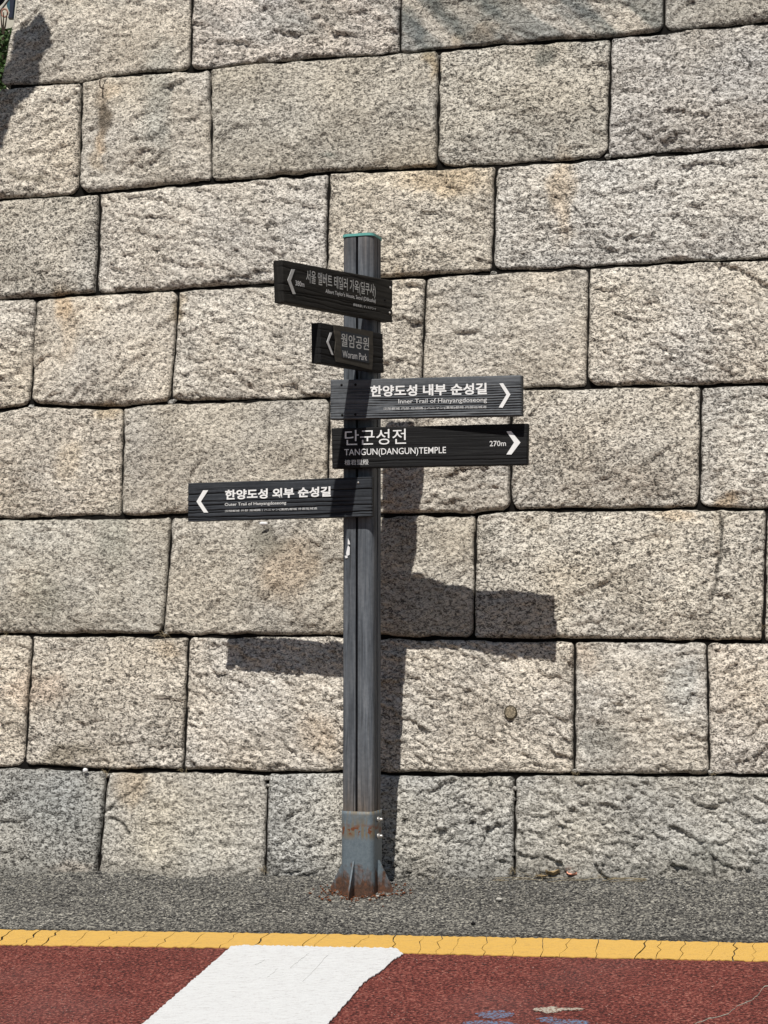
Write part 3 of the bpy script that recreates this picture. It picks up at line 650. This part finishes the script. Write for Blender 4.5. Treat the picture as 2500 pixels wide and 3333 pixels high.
# steel foot sleeve
OUT = rsq(SP / 2 + 0.0035, 0.032); INN = rsq(SP / 2 + 0.0005, 0.030); n = len(OUT); V = []
zz = np.linspace(-0.12, z_sl, 26)
for z in zz: V += [pp(a, b, z) for a, b in OUT]
V += [pp(a, b, z_sl) for a, b in INN]; V += [pp(a, b, z_sl - 0.05) for a, b in INN]
F = []
for j in range(len(zz) + 1):
    for i in range(n): F.append((j * n + i, j * n + (i + 1) % n, (j + 1) * n + (i + 1) % n, (j + 1) * n + i))
foot = mesh_np('base_sleeve', np.array(V), F, M_STEEL, root, False); fix_normals(foot)
for p in foot.data.polygons: p.use_smooth = abs(p.normal.z) < 0.3
def hexbolt(parent, c, d, r, L, mat, name='bolt'):
    mb = MB(); d = np.asarray(d, float); a = np.cross(d, [0, 0, 1.0]); a /= np.linalg.norm(a); b = np.cross(d, a)
    rings = [(r * 1.0, 0), (r * 1.0, L * 0.25), (r * 0.62, L * 0.3), (r * 0.62, L * 0.75), (r * 0.45, L * 0.95), (r * 0.12, L)]
    V = []; k = 12
    for rr_, q in rings: V += [np.asarray(c) + d * q + rr_ * (math.cos(2 * math.pi * i / k) * a + math.sin(2 * math.pi * i / k) * b) for i in range(k)]
    F = [(j * k + i, j * k + (i + 1) % k, (j + 1) * k + (i + 1) % k, (j + 1) * k + i) for j in range(len(rings) - 1) for i in range(k)] + [tuple(range(k)), tuple(range((len(rings) - 1) * k, len(rings) * k))]
    mb.add(V, F); return mb.build(name, mat, parent, True)
for yy in (2664, 2718): hexbolt(foot, pp(SP / 2 + 0.005, 0.012, zpx(yy)), nr, 0.0135, 0.028, M_BOLT)
# triangular fins in the middle of each face
for d, w in ((nf, nr), (nr, nf), (-nr, nf), (-nf, nr)):
    c = Pc + d * (SP / 2 + 0.002); mb = MB(); t = 0.0035; off = -0.012 if d is nf else 0.0
    zt, zb, ext = (0.125, -0.06, 0.085) if d is nf else (0.125, -0.05, 0.080)
    pr = [c + w * (t + off) + UPZ * zt, c + w * (t + off) + d * 0.008 + UPZ * zt, c + w * (t + off) + d * ext + UPZ * (zb + 0.035), c + w * (t + off) + d * ext + UPZ * zb, c + w * (t + off) + UPZ * zb]
    mb.prism(pr, -w, 2 * t); mb.build('fin', M_STEEL, foot)
mb = MB(); mb.prism([pp(a, b, -0.075) for a, b in rsq(0.17, 0.01)], UPZ, 0.012); mb.build('foot_plate', M_STEEL, foot)

# ---- boards
class Board:
    def __init__(s, yaw, P0, corners, thick, mat, gfun, label, px_step=3.2, cols=None):
        s.u = np.array([math.cos(yaw), math.sin(yaw), 0]); s.n = np.array([math.sin(yaw), -math.cos(yaw), 0]); s.P0 = P0; s.th = thick
        TL, TR, BL, BR = [s.loc(*c) for c in corners]
        L = np.linalg.norm(TR - TL); Hh = np.linalg.norm(TL - BL); nx = int(L / 0.0065); ny = int(Hh / 0.0026)
        S, T = np.meshgrid(np.linspace(0, 1, nx), np.linspace(0, 1, ny), indexing='ij'); S3 = S[..., None]; T3 = T[..., None]
        Q = (TL * (1 - S3) + TR * S3) * (1 - T3) + (BL * (1 - S3) + BR * S3) * T3
        A = S * L; B = T * Hh; g, gtone = gfun(A, B, L, Hh)  # also gets a vertex colour factor, darker in the grooves
        e = np.minimum(np.minimum(A, L - A), np.minimum(B, Hh - B)); g = g - 0.0025 * (1 - sm(e, 0, 0.004))
        Q = Q + 0.0
        Q[..., 1] += (np.exp(-B / 0.004) * -0.0012 + np.exp(-(Hh - B) / 0.004) * 0.0012) * (fbm(A * 30, B * 0 + thick * 90, 5) * 2)
        front = s.world(Q, g); back = s.world(Q, -thick + 0 * g)
        V = np.concatenate([front.reshape(-1, 3), back.reshape(-1, 3)]); N = nx * ny
        gf = grid_faces(nx, ny); F = [gf, gf[:, ::-1] + N]
        i0 = np.arange(nx - 1); j0 = np.arange(ny - 1)
        def side(a, b): return np.stack([a, b, b + N, a + N], 1)
        F += [side(i0 * ny, (i0 + 1) * ny), side((i0 + 1) * ny + ny - 1, i0 * ny + ny - 1), side(j0 + 1, j0), side((nx - 1) * ny + j0, (nx - 1) * ny + j0 + 1)]
        F = np.concatenate(F)
        C = np.ones((2 * N, 3)); C[:N] = gtone.reshape(-1)[:, None]; 
        if cols is not None: C[:N] *= cols(A, B, L, Hh).reshape(-1, 3)
        s.o = mesh_np('sign_board', V, F, mat, root, False, C); s.o['label'] = label
        uvl = s.o.data.uv_layers.new(name='UVMap'); idx = np.zeros(len(s.o.data.loops), np.int32); s.o.data.loops.foreach_get('vertex_index', idx)
        uvv = np.stack([np.concatenate([A.ravel(), A.ravel() + 3]), np.concatenate([B.ravel(), B.ravel() + 1])], 1)
        uvl.data.foreach_set('uv', uvv[idx].ravel()); fix_normals(s.o)
    def loc(s, px, py):
        P = isect(np.array(float(px)), np.array(float(py)), s.P0, s.n) - s.P0; return np.array([P @ s.u, P[2]])
    def world(s, Q, h): return s.P0 + Q[..., 0:1] * s.u + Q[..., 1:2] * UPZ + np.asarray(h)[..., None] * s.n
    def poly(s, pts, mat, name, h=0.0012, t=0.0016, parent=None, jit=0):
        if jit:
            pts = [tuple(p) for p in edge_poly(pts, jit, 8)]
        P = [s.world(s.loc(*p), np.array(h)) for p in pts]; mb = MB(); mb.prism(P, s.n, t); return mb.build(name, mat, parent or s.o)
    def text(s, txt, BL, TR, mat, bold=0.0, h=0.0012, name='lettering'):
        cu = bpy.data.curves.new('t', 'FONT'); cu.body = txt; cu.size = 1.0; cu.offset = bold; cu.resolution_u = 3; cu.fill_mode = 'FRONT'
        to = bpy.data.objects.new('t', cu); COL.objects.link(to)
        bpy.context.view_layer.update(); dg = bpy.context.evaluated_depsgraph_get()
        me = bpy.data.meshes.new_from_object(to.evaluated_get(dg)); COL.objects.unlink(to); bpy.data.objects.remove(to)
        n = len(me.vertices); co = np.zeros(n * 3); me.vertices.foreach_get('co', co); co = co.reshape(-1, 3)
        lo, hi = co[:, :2].min(0), co[:, :2].max(0); a = s.loc(*BL); b = s.loc(*TR)
        # boards lean a little: keep lines parallel to the board's own edge
        Q = (co[:, :2] - lo) / (hi - lo); q = np.stack([a[0] + Q[:, 0] * (b[0] - a[0]), a[1] + Q[:, 1] * (b[1] - a[1])], 1)
        if hasattr(s, 'tilt'):
            hgt = (b[1] - a[1]) - s.tilt * (b[0] - a[0]); q[:, 1] = a[1] + s.tilt * (q[:, 0] - a[0]) + Q[:, 1] * hgt
        faces = [tuple(p.vertices) for p in me.polygons]; W_ = s.world(q, np.zeros(n) + h)
        if mat not in (M_LET, M_LETSHADE):
            return tag(mesh_np(name, W_, faces, mat, s.o), kind='stuff')      # lines too small to pick apart
        iv = sorted((min(Q[v, 0] for v in f), max(Q[v, 0] for v in f), f) for f in faces); groups = []; end = -1
        for lo_, hi_, f in iv:
            if lo_ > end + 1e-4: groups.append([])
            groups[-1].append(f); end = max(end, hi_)
        for g_ in groups:
            ids = sorted({v for f in g_ for v in f}); mp = {v: i for i, v in enumerate(ids)}
            mesh_np('letter', W_[ids], [tuple(mp[v] for v in f) for f in g_], mat, s.o)
def near_face(n, extra=0.0):
    h = SP / 2; r = 0.036
    return max(abs((nf * (h - r)) @ n) + abs((nr * (h - r)) @ n) + r, 0) + extra
TH = 0.045
def P_front(off): return Pc + nf * (SP / 2 + off)
def lines_g(freqs, depth, seed, width=0.12, amp=0.02, wl=3.0):
    def f(A, B, L, Hh):
        g = np.zeros_like(A); d = np.ones_like(A)
        for i, (b0, w, dp) in enumerate(freqs):
            c = Hh * b0 + amp * (fbm(A * wl, A * 0 + i * 3.1 + seed, seed + i, 3) - 0.5) * 2 + 0.0025 * (vn(A * 35, A * 0 + i, seed + 40) - 0.5)
            str_ = sm(fbm(A * 4, A * 0 + i * 1.7, seed + 70 + i, 2), 0.2, 0.45)
            m = np.exp(-((B - c) / w) ** 2) * str_; g -= depth * dp * m; d = d * (1 - 0.92 * m * min(1, dp))
        g -= 0.0007 * fbm(A * 18, B * 260, seed + 9, 2)
        return g, d
    return f
rg = random.Random(3)
def inner_g(A, B, L, Hh):
    wob_ = 0.010 * (fbm(A * 3.0, B * 8, 61, 3) - 0.5) + 0.0010 * vn(A * 60, B * 90, 3)
    ph = (B + wob_) / 0.0125; w = np.abs(ph - np.floor(ph) - 0.5) * 2; st = sm(fbm(A * 5, B * 45, 66, 2), 0.28, 0.5) * sm(B, 0.03, 0.06) * (0.55 + 0.45 * sm(A, 0.15, 0.3))
    m = sm(w, 0.45, 1.0) * st
    g = -0.0055 * m - 0.0007 * fbm(A * 18, B * 260, 9, 2); return g, 1 - 0.85 * m
inner = Board(-math.radians(22.0), P_front(TH + 0.004), [(1076, 1236), (1694.5, 1220), (1074, 1366), (1694.5, 1353.5)], TH, M_BGREY, inner_g,
              'grey weathered board pointing right, uppermost of the right-hand pair, with fine white lettering')
temple = Board(-math.radians(18.0), P_front(TH - 0.006), [(1079, 1393), (1717, 1377.5), (1081, 1526), (1715, 1513)], TH - 0.006, M_BBLACK,
              lines_g([(.12, .0013, .5), (.22, .0012, .7), (.33, .0012, .5), (.44, .001, .4), (.60, .0012, .3), (.74, .0014, .6), (.86, .0022, 1.3), (.93, .001, .6)], 0.003, 31, amp=0.012, wl=2.0),
              'black board pointing right with a distance of 270m, under the grey board')
outer = Board(-math.radians(19.0), P_front(TH - 0.002), [(612, 1572), (1209, 1551), (611, 1698), (1209, 1682)], TH - 0.004, M_BCHAR,
              lines_g([(.06, .0022, .8), (.30, .003, 1.2), (.50, .0026, 1.0), (.60, .0026, 1.1), (.70, .0028, 1.1), (.79, .0024, 1.0), (.88, .003, 1.2), (.95, .002, .9)], 0.0045, 5, amp=0.009, wl=2.6),
              'charcoal board pointing left, lowest on the post, with bold white lettering')
AYAW = math.radians(60.5); an = np.array([math.sin(AYAW), -math.cos(AYAW), 0])
albert = Board(AYAW, Pc + an * near_face(an, 0.034), [(919.5, 845), (1279, 913), (924, 984), (1278, 1049)], 0.050, M_BBROWN,
              lines_g([(.05, .002, .7), (.18, .003, .7), (.62, .003, 1.0), (.72, .0026, 1.1), (.80, .0026, 1.0), (.88, .002, .8)], 0.005, 17, amp=0.022, wl=2.2),
              'topmost dark brown board angled towards the viewer, pointing left, marked 380m')
woram = Board(AYAW, Pc + an * near_face(an, 0.034), [(1043, 1049), (1247, 1085), (1044, 1181), (1251, 1214)], 0.050, M_BBLACK,
              lines_g([(.15, .002, .6), (.35, .003, .8), (.62, .003, 1.0), (.8, .0026, .9)], 0.005, 23, amp=0.015, wl=3.2),
              'short black board with an inset framed plate, second from the top')
for bd, cor in ((inner, ((1076, 1236), (1694.5, 1220))), (temple, ((1081, 1526), (1715, 1513))), (outer, ((612, 1572), (1209, 1551))), (albert, ((924, 984), (1278, 1049))), (woram, ((1043, 1049), (1247, 1085)))):
    a, b = bd.loc(*cor[0]), bd.loc(*cor[1]); bd.tilt = (b[1] - a[1]) / (b[0] - a[0])
    print('board tilt', round(bd.tilt, 3), 'len', round(b[0] - a[0], 3))
# inner
inner.text('한양도성 내부 순성길', (1206, 1292), (1585, 1246), M_LET, 0.030)
inner.text('Inner Trail of Hanyangdoseong', (1297, 1318), (1585, 1293), M_LETS, 0.004, h=0.0006)
inner.text('汉阳都城 内部 巡城路 | ハニャン(漢陽)都城 内部巡城道', (1248, 1336), (1584, 1320), M_LETS, 0.0, h=0.0006)
q = lambda o, k, P: [(o[0] + x / k, o[1] + y / k) for x, y in P]
inner.poly(q((1040, 1180), 2.304, [(1350, 157), (1378, 155), (1433, 240), (1374, 340), (1345, 337), (1403, 241)]), M_LET, 'arrow')
for p in ((1112, 1253), (1157, 1252), (1114, 1351), (1157, 1349)): hexbolt(inner.o, inner.world(inner.loc(*p), np.array(0.0)), inner.n, 0.0065, 0.003, M_CORE, 'screw')
temple.text('단군성전', (1123, 1450), (1322, 1395), M_LET, 0.002)
temple.text('TANGUN(DANGUN)TEMPLE', (1121, 1489), (1452, 1454), M_LET, 0.004)
temple.text('檀君聖殿', (1122, 1514), (1200, 1495), M_LETS, 0.004)
temple.text('270m', (1594, 1453), (1647, 1434), M_LETS, 0.010)
temple.poly(q((1040, 1180), 2.304, [(1403, 517), (1438, 515), (1508, 600), (1440, 690), (1403, 690), (1460, 600)]), M_LET, 'arrow')
outer.text('한양도성 외부 순성길', (733, 1627), (1077, 1583), M_LET, 0.034)
outer.text('Outer Trail of Hanyangdoseong', (732, 1650), (932, 1631), M_LETS, 0.012)
outer.text('汉阳都城 外部 巡城路 | ハニャン(漢陽)都城 外部巡城道', (732, 1668), (1033, 1651), M_LETS, 0.004)
outer.poly(q((580, 1520), 2.44, [(200, 185), (240, 185), (182, 275), (240, 362), (205, 362), (147, 275)]), M_LET, 'arrow')
hexbolt(outer.o, outer.world(outer.loc(1166, 1571), np.array(0.0)), outer.n, 0.006, 0.004, M_BOLT, 'screw')
albert.text('서울 앨버트 테일러 가옥(딜쿠사)', (996, 926), (1222, 926), M_LETSHADE, 0.008)
albert.text("Albert Taylor's House, Seoul (Dilkusha)", (1059, 957), (1222, 973), M_LETS, 0.006)
albert.text('泰勒故居 | ディルクシャ', (1149, 997), (1223, 1001), M_LETS, 0.004)
albert.text('380m', (961, 929), (990, 918), M_LETS, 0.012)
albert.poly(q((880, 820), 4.046, [(275, 228), (318, 230), (264, 378), (328, 555), (290, 555), (220, 375)]), M_LETSHADE, 'arrow')
for p in ((1270, 936), (1252, 976), (1268, 1018)): hexbolt(albert.o, albert.world(albert.loc(*p), np.array(0.0)), albert.n, 0.007, 0.006, M_BOLT if p[0] > 1255 else M_CORE, 'screw')
fr = woram.poly(q((850, 720), 3.318, [(778, 1120), (900, 1138), (1060, 1168), (1200, 1190), (1196, 1300), (1204, 1400), (1190, 1608), (1080, 1578), (960, 1548), (800, 1515), (785, 1420), (798, 1300), (782, 1200)]), M_PFRAME, 'panel', 0.001, 0.004)
fr.data.uv_layers.new(name='UVMap')
ca = fr.data.color_attributes.new('tint', 'FLOAT_COLOR', 'POINT'); ca.data.foreach_set('color', [1.0] * (4 * len(fr.data.vertices)))
co = np.zeros(len(fr.data.vertices) * 3); fr.data.vertices.foreach_get('co', co); co = co.reshape(-1, 3)
for lp in fr.data.loops: fr.data.uv_layers[0].data[lp.index].uv = (co[lp.vertex_index] @ woram.u, co[lp.vertex_index][2])
woram.poly(q((850, 720), 3.318, [(850, 1185), (1150, 1245), (1152, 1535), (862, 1470)]), M_PINNER, 'plate', 0.0055, 0.001)
woram.text('월암공원', (1106, 1127), (1197, 1100), M_LETSHADE, 0.008, h=0.0072)
woram.text('Woram Park', (1111, 1163), (1191, 1153), M_LETS, 0.006, h=0.0072)
woram.poly(q((850, 720), 3.318, [(740, 1202), (762, 1203), (724, 1305), (777, 1445), (757, 1442), (703, 1308)]), M_LETS, 'arrow')
# torn tape on the post
def postpt(px, py, off=0.002): return isect(np.array(float(px)), np.array(float(py)), Pc + nf * (SP / 2 + off), nf)
for k, pts in enumerate(([(1133, 1752), (1138, 1762), (1140, 1772), (1132, 1772)], [(1133, 1775), (1139, 1782), (1138, 1806), (1129, 1810), (1127, 1800), (1131, 1782)], [(1122, 1809), (1131, 1808), (1132, 1816), (1125, 1817)])):
    mb = MB(); mb.prism([postpt(*p) for p in pts], nf, 0.0015); o = mb.build('paper_scrap', M_TAPE, root)

# ------------------------------------------------------------------ small things at the wall and on the ground
def wallup(px, py, off): return wallpt(np.array(float(px)), np.array(float(py))) + off * wN
def lump(c, r, sq, mat, name, seed, parent=None, N=None):
    import bmesh
    bm = bmesh.new(); bmesh.ops.create_icosphere(bm, subdivisions=2, radius=1.0); R_ = random.Random(seed)
    V = [np.array(v.co) * (1 + R_.uniform(-0.16, 0.16)) for v in bm.verts]; F = [tuple(v.index for v in f.verts) for f in bm.faces]; bm.free()
    mb = MB(); mb.add([np.asarray(c) + v * np.array(sq) * r for v in V], F); return mb.build(name, mat, parent, True)
tag(lump(wallup(280, 2508, 0.012), 0.014, (1, 0.8, 0.9), M_TAPE, 'white_pebble', 1), 'small white pebble lodged in the joint under a left-hand block', 'pebble')
tag(lump(wallup(864, 1709, 0.035), 0.02, (1.2, 0.4, 0.5), M_TAPE, 'white_chip', 2), 'white chip on the wall just under the lowest sign board', 'chip')
# round plug set in the stone
pl = empty('stone_plug', tuple(wallup(1664, 2320, 0.02))); tag(pl, 'round core plug set in the granite block right of the post', 'plug')
def disc(px, py, rx, off, t, mat, name, par, n=20):
    P = [wallup(px + rx * math.cos(2 * math.pi * k / n), py + rx * 1.1 * math.sin(2 * math.pi * k / n) + random.uniform(-1, 1), off) for k in range(n)]
    mb = MB(); mb.prism(P, wN, t); return mb.build(name, mat, par)
disc(1664, 2320, 21, 0.0, 0.022, M_PLUGRING, 'ring', pl); disc(1664, 2320, 17.5, 0.0, 0.0245, M_PLUG, 'fill', pl)
# wire hook
hk = MB(); hk.tube([wallup(x, y, o_) for x, y, o_ in ((345, 252, 0.01), (338, 262, 0.035), (334, 275, 0.045), (335, 292, 0.045), (342, 299, 0.04), (345, 296, 0.03))], 0.0042, 6)
tag(hk.build('wire_hook', M_DTWIG), 'dark wire hook bent over the joint above the rust streak', 'hook')
def leaf(name, px, py, w, l, ang, curl, mat, label, lift=0.01):
    g = gl(np.array(float(px)), np.array(float(py))); V = []; n = 9; R_ = random.Random(int(px))
    for i in range(n):
        t = i / (n - 1); ww = w * math.sin(math.pi * (0.08 + 0.87 * t)) * (1 + R_.uniform(-.25, .25))
        for sgn in (-1, 0, 1):
            a = (t - 0.5) * l; b = sgn * ww; ca_, sa_ = math.cos(ang), math.sin(ang)
            V.append(gw(g[0] + a * ca_ - b * sa_, g[1] + a * sa_ + b * ca_, lift + curl * (abs(sgn) * 0.8 + 1.2 * abs(t - 0.5)) + R_.uniform(0, .003)))
    F = []
    for i in range(n - 1):
        for k in (0, 1): F.append((i * 3 + k, i * 3 + k + 1, i * 3 + k + 4, i * 3 + k + 3))
    m2 = len(V); V2 = [v - gN * 0.0012 for v in V]; F2 = [tuple(m2 + i for i in f[::-1]) for f in F]
    o = mesh_np(name, np.array(V + V2), F + F2, mat); return tag(o, label, 'leaf')
leaf('fallen_leaf', 1862, 2864, 0.022, 0.056, 0.3, 0.012, M_LEAFO, 'orange-pink dry leaf lying at the foot of the wall', 0.022)
leaf('fallen_leaf', 1800, 2862, 0.020, 0.07, -0.2, 0.022, M_LEAFB, 'curled brown leaf left of the orange leaf at the wall foot', 0.018)
leaf('fallen_leaf', 1765, 2866, 0.012, 0.06, 0.1, 0.008, M_LEAFB, 'flat tan leaf left of the curled brown leaf', 0.016)
# loose grit and pebbles: one uncountable mass
def scatter(name, label, cat, n, size, mat, region, seed):
    R_ = np.random.RandomState(seed); base = np.array([(1, 0, 0), (-1, 0, 0), (0, 1, 0), (0, -1, 0), (0, 0, 1), (0, 0, -1)], float)
    tri = [(0, 2, 4), (2, 1, 4), (1, 3, 4), (3, 0, 4), (2, 0, 5), (1, 2, 5), (3, 1, 5), (0, 3, 5)]; V = []; F = []
    for k in range(n):
        x, y = region(R_); g = gl(np.array(x), np.array(y)); s_ = size * R_.uniform(0.5, 1.5); c = gw(g[0], g[1], s_ * 0.35 + 0.003)
        th = R_.uniform(0, 6.28); ro = np.array([[math.cos(th), -math.sin(th), 0], [math.sin(th), math.cos(th), 0], [0, 0, 1]])
        b = len(V); V += [c + ro @ (v * s_ * R_.uniform(0.6, 1.25, 3) * np.array([1, .8, .6])) for v in base]; F += [tuple(b + i for i in t_) for t_ in tri]
    return tag(mesh_np(name, np.array(V), F, mat), label, cat, kind='stuff')
scatter('grit', 'loose grey grit on the asphalt strip at the wall foot', 'grit', 1500, 0.006, M_GPEB, lambda R: (R.uniform(-60, 2560), 2856 + abs(R.normal(0, 38)) + R.uniform(0, 20)), 1)
scatter('pale_grit', 'pale stone chips scattered on the asphalt strip', 'grit', 170, 0.0055, M_PEB, lambda R: (R.uniform(-60, 2560), R.uniform(2868, 3010)), 2)
scatter('rust_debris', 'rusty crumbs around the foot of the signpost', 'rust', 420, 0.0075, M_RUST, lambda R: (R.normal(1170, 62), R.normal(2902, 14)), 3)
scatter('foot_rubble', 'broken asphalt crumbs around the signpost foot', 'rubble', 260, 0.009, M_GPEB, lambda R: (R.normal(1185, 60), R.normal(2893, 12)), 4)
def stone_on(px, py, r, seed, label, mat=M_PEB):
    g = gl(np.array(float(px)), np.array(float(py))); tag(lump(gw(g[0], g[1], r * 0.5 + 0.003), r, (1.2, 0.9, 0.6), mat, 'pebble', seed), label, 'pebble')
stone_on(1625, 2933, 0.013, 3, 'largest white pebble on the asphalt right of the post')
stone_on(925, 2972, 0.008, 4, 'small pale pebble on the asphalt left of the post')
stone_on(1230, 2921, 0.008, 5, 'pale pebble in front of the signpost foot')
stone_on(1540, 3011, 0.010, 6, 'black pebble near the yellow line right of the post', M_CORE)
# dry stalks in joints and along the wall foot
def tufts(name, label, cat, spots, mat, seed):
    R_ = random.Random(seed); mb = MB()
    for px, py, n, ln in spots:
        for k in range(n):
            p = wallup(px + R_.uniform(-10, 10), py + R_.uniform(-4, 4), 0.0); d = wN * R_.uniform(0.5, 1) + wh * R_.uniform(-1, 1) + UPZ * R_.uniform(-0.3, 0.9); d /= np.linalg.norm(d); l_ = ln * R_.uniform(.5, 1.2)
            mid = p + d * l_ * 0.6 + UPZ * 0.004; end = p + d * l_ - UPZ * l_ * R_.uniform(0, .5) + wh * R_.uniform(-.01, .01); mb.tube([p, mid, end], [0.0011, 0.0009, 0.0004], 3)
    return tag(mb.build(name, mat), label, cat, kind='stuff')
tufts('dry_grass', 'wisps of dry grass sticking out of the wall joints and foot', 'grass', [(536, 2068, 14, .05), (345, 2515, 10, .04), (600, 2510, 8, .04), (1868, 2520, 9, .04), (1668, 2838, 14, .07), (300, 2862, 12, .06), (1400, 2858, 6, .05), (1740, 2860, 12, .08), (1950, 2862, 8, .07), (858, 2835, 12, .06), (2320, 2520, 6, .03), (20, 2068, 5, .03), (2485, 2040, 8, .04)], M_TWIG, 5)
gs = MB(); R_ = random.Random(9)
for k in range(16):
    x = R_.uniform(1600, 2250); g = gl(np.array(x), np.array(2868 + R_.uniform(-4, 14))); a_ = R_.uniform(-0.25, .25); l_ = R_.uniform(.05, .2)
    gs.tube([gw(g[0], g[1], .012), gw(g[0] + l_ / 2, g[1] + a_ * l_, .016), gw(g[0] + l_, g[1] + a_ * l_ * 1.3, .012)], 0.0012, 4)
tag(gs.build('dry_stalks', M_TWIG), 'thin dry stalks lying along the wall foot right of the post', 'stalks', kind='stuff')

# ------------------------------------------------------------------ beyond the wall's left end
def leaves_mesh(name, pts, size, mat, parent, seed, n_dir=None):
    R_ = np.random.RandomState(seed); V = []; F = []
    for p in pts:
        d = R_.normal(size=3); d /= np.linalg.norm(d); nn = R_.normal(size=3) if n_dir is None else n_dir + 0.5 * R_.normal(size=3); a = np.cross(nn, d); a /= np.linalg.norm(a); s_ = size * R_.uniform(.6, 1.3)
        b = len(V); V += [p - d * s_, p + a * s_ * .45, p + d * s_, p - a * s_ * .45 + d * s_ * .1]; F.append((b, b + 1, b + 2, b + 3))
    return mesh_np(name, np.array(V), F, mat, parent)
hs = MB(); c0 = at(-700, 2800, 15.5); hs.box(np.array([c0[0] - 0.4, 15.9, 3.0]), (2.6, 0, 0), (0, 0.3, 0), (0, 0, 4.5)); 
house = empty('plaster_house', (float(c0[0]), 15.9, 0)); tag(house, 'pale plastered house wall behind the shrub at the upper left', 'house')
hs.build('wall', M_HOUSE, house)
bn = empty('teal_banner', tuple(at(30, 20, 12.2))); tag(bn, 'teal board with navy edges hanging above the shrub at the top left corner', 'banner')
mb = MB(); p0, p1, p2, p3 = [at(x, y, 12.2) for x, y in ((18, -160), (36, -160), (33, 45), (22, 20))]; mb.prism([p0, p1, p2, p3], (0, 1, 0), 0.03); mb.build('board', M_TEAL, bn)
mb = MB(); mb.prism([at(x, y, 12.19) for x, y in ((36, -160), (62, -160), (40, 57), (26, 57), (31, 40))], (0, 1, 0), 0.05); mb.build('edge', M_NAVY, bn)
mb = MB(); mb.tube([at(-60, 100, 11.9), at(0, 34, 11.9), at(70, -60, 11.9)], 0.010, 8); tag(mb.build('slanting_pipe', M_PIPE), 'thin grey pipe slanting up across the top left corner', 'pipe')
mb = MB(); mb.tube([at(-60, 60, 12.0), at(0, 0, 12.0), at(40, -60, 12.0)], 0.028, 8); tag(mb.build('dark_beam', M_NAVY), 'dark beam beside the slanting pipe in the top left corner', 'beam')
mb = MB(); mb.tube([at(15 + 10 * math.cos(t), 42 + 13 * math.sin(t), 11.8) for t in np.linspace(0, 6.283, 16)], 0.006, 6); tag(mb.build('clay_ring', M_PINK), 'pinkish ring hanging under the slanting pipe', 'ring')
shrub = empty('shrub', tuple(at(-60, 2700, 11.4))); tag(shrub, 'green shrub growing past the left end of the stone wall', 'shrub')
R_ = np.random.RandomState(4); pts = []
for k in range(24000):
    py = R_.uniform(95, 2750) if k > 8000 else R_.uniform(95, 500); px = 44 - 0.12 * (py - 95) - abs(R_.normal(0, 120 + 0.05 * py))
    if vn(px / 30, py / 30, 3) < 0.12: continue
    pts.append(at(px, py, R_.uniform(10.9, 11.7)))
pts = [p for p in pts if ((p - Pw) @ wN) < -0.25 or p[0] < wallpt(np.array(-160.), np.array(900.))[0]]
leaves_mesh('foliage', pts, 0.022, M_LEAFG, shrub, 6)
mb = MB()
for x0, x1 in ((2, 9), (12, 10), (24, 12), (-30, -60), (-80, -40)):
    mb.tube([at(x0, 40, 11.3), at((x0 + x1) / 2, 80, 11.3), at(x1, 110, 11.3), at(x1 - 60, 1500, 11.3)], [0.003, 0.005, 0.006, 0.02], 6)
mb.build('stem', M_DTWIG, shrub)

# added unseen shade caster: leaves fill the outline of the upper left shadow
added_tree = empty('added_shade_tree', tuple(at(-1500, 2900, 8.7))); tag(added_tree, 'added unseen bough on a trunk, its leaves shaped to shade the upper left stones', 'added_tree')
shade = [(-70, 215), (-10, 235), (35, 185), (53, 97), (85, 78), (110, 62), (132, 47), (142, 75), (155, 95), (161, 125), (162, 150), (140, 175), (120, 190), (118, 225), (112, 268), (100, 290), (90, 312), (45, 345), (40, 360), (14, 440), (0, 480), (-60, 560), (-260, 680), (-420, 400), (-300, 200)]
sp_ = [np.array(p, float) for p in shade]
def inside(x, y):
    c = False; n = len(sp_)
    for i in range(n):
        x0, y0 = sp_[i]; x1, y1 = sp_[(i + 1) % n]
        if (y0 > y) != (y1 > y) and x < (x1 - x0) * (y - y0) / (y1 - y0) + x0: c = not c
    return c
toS = -np.array(Lv); HL = 2.15; lp = []; R_ = np.random.RandomState(8)
while len(lp) < 9000:
    x = R_.uniform(-430, 165); y = R_.uniform(40, 690)
    if inside(x, y): lp.append(wallpt(np.array(x), np.array(y)) + toS * (HL + R_.uniform(-0.05, 0.05)))
leaves_mesh('foliage', lp, 0.031, M_LEAFG, added_tree, 12, toS)
tb = at(-1500, 2900, 8.7); bc = np.mean(lp, 0)
mb = MB(); mb.tube([tb - UPZ * 0.3, tb + UPZ * 1.5, tb + UPZ * 3.2 + np.array([0.05, 0.02, 0]), np.array([tb[0] + 0.25, tb[1], bc[2] - 0.6]), bc + np.array([-0.35, 0, -0.15]), bc], [0.13, 0.11, 0.09, 0.06, 0.03, 0.012], 10)
mb.build('trunk', M_BARK, added_tree)
cr = []; top = np.array([tb[0] + 0.1, tb[1], bc[2] + 0.2])
mb = MB()
for k in range(9):
    d = R_.normal(size=3); d[2] = abs(d[2]); d[0] = -abs(d[0]); d /= np.linalg.norm(d); e_ = top + d * np.array([1.0, 0.7, 0.9]) * R_.uniform(0.5, 1.1)
    mb.tube([top - UPZ * 0.5, (top + e_) / 2 + UPZ * 0.1, e_], [0.04, 0.02, 0.008], 6)
    for j in range(260): cr.append(e_ + R_.normal(size=3) * 0.22)
mb.build('branch', M_BARK, added_tree); leaves_mesh('crown', cr, 0.04, M_LEAFG, added_tree, 14)
print('stones', nst, 'tris', sum(len(o.data.polygons) * 2 for o in sc.objects if o.type == 'MESH'))
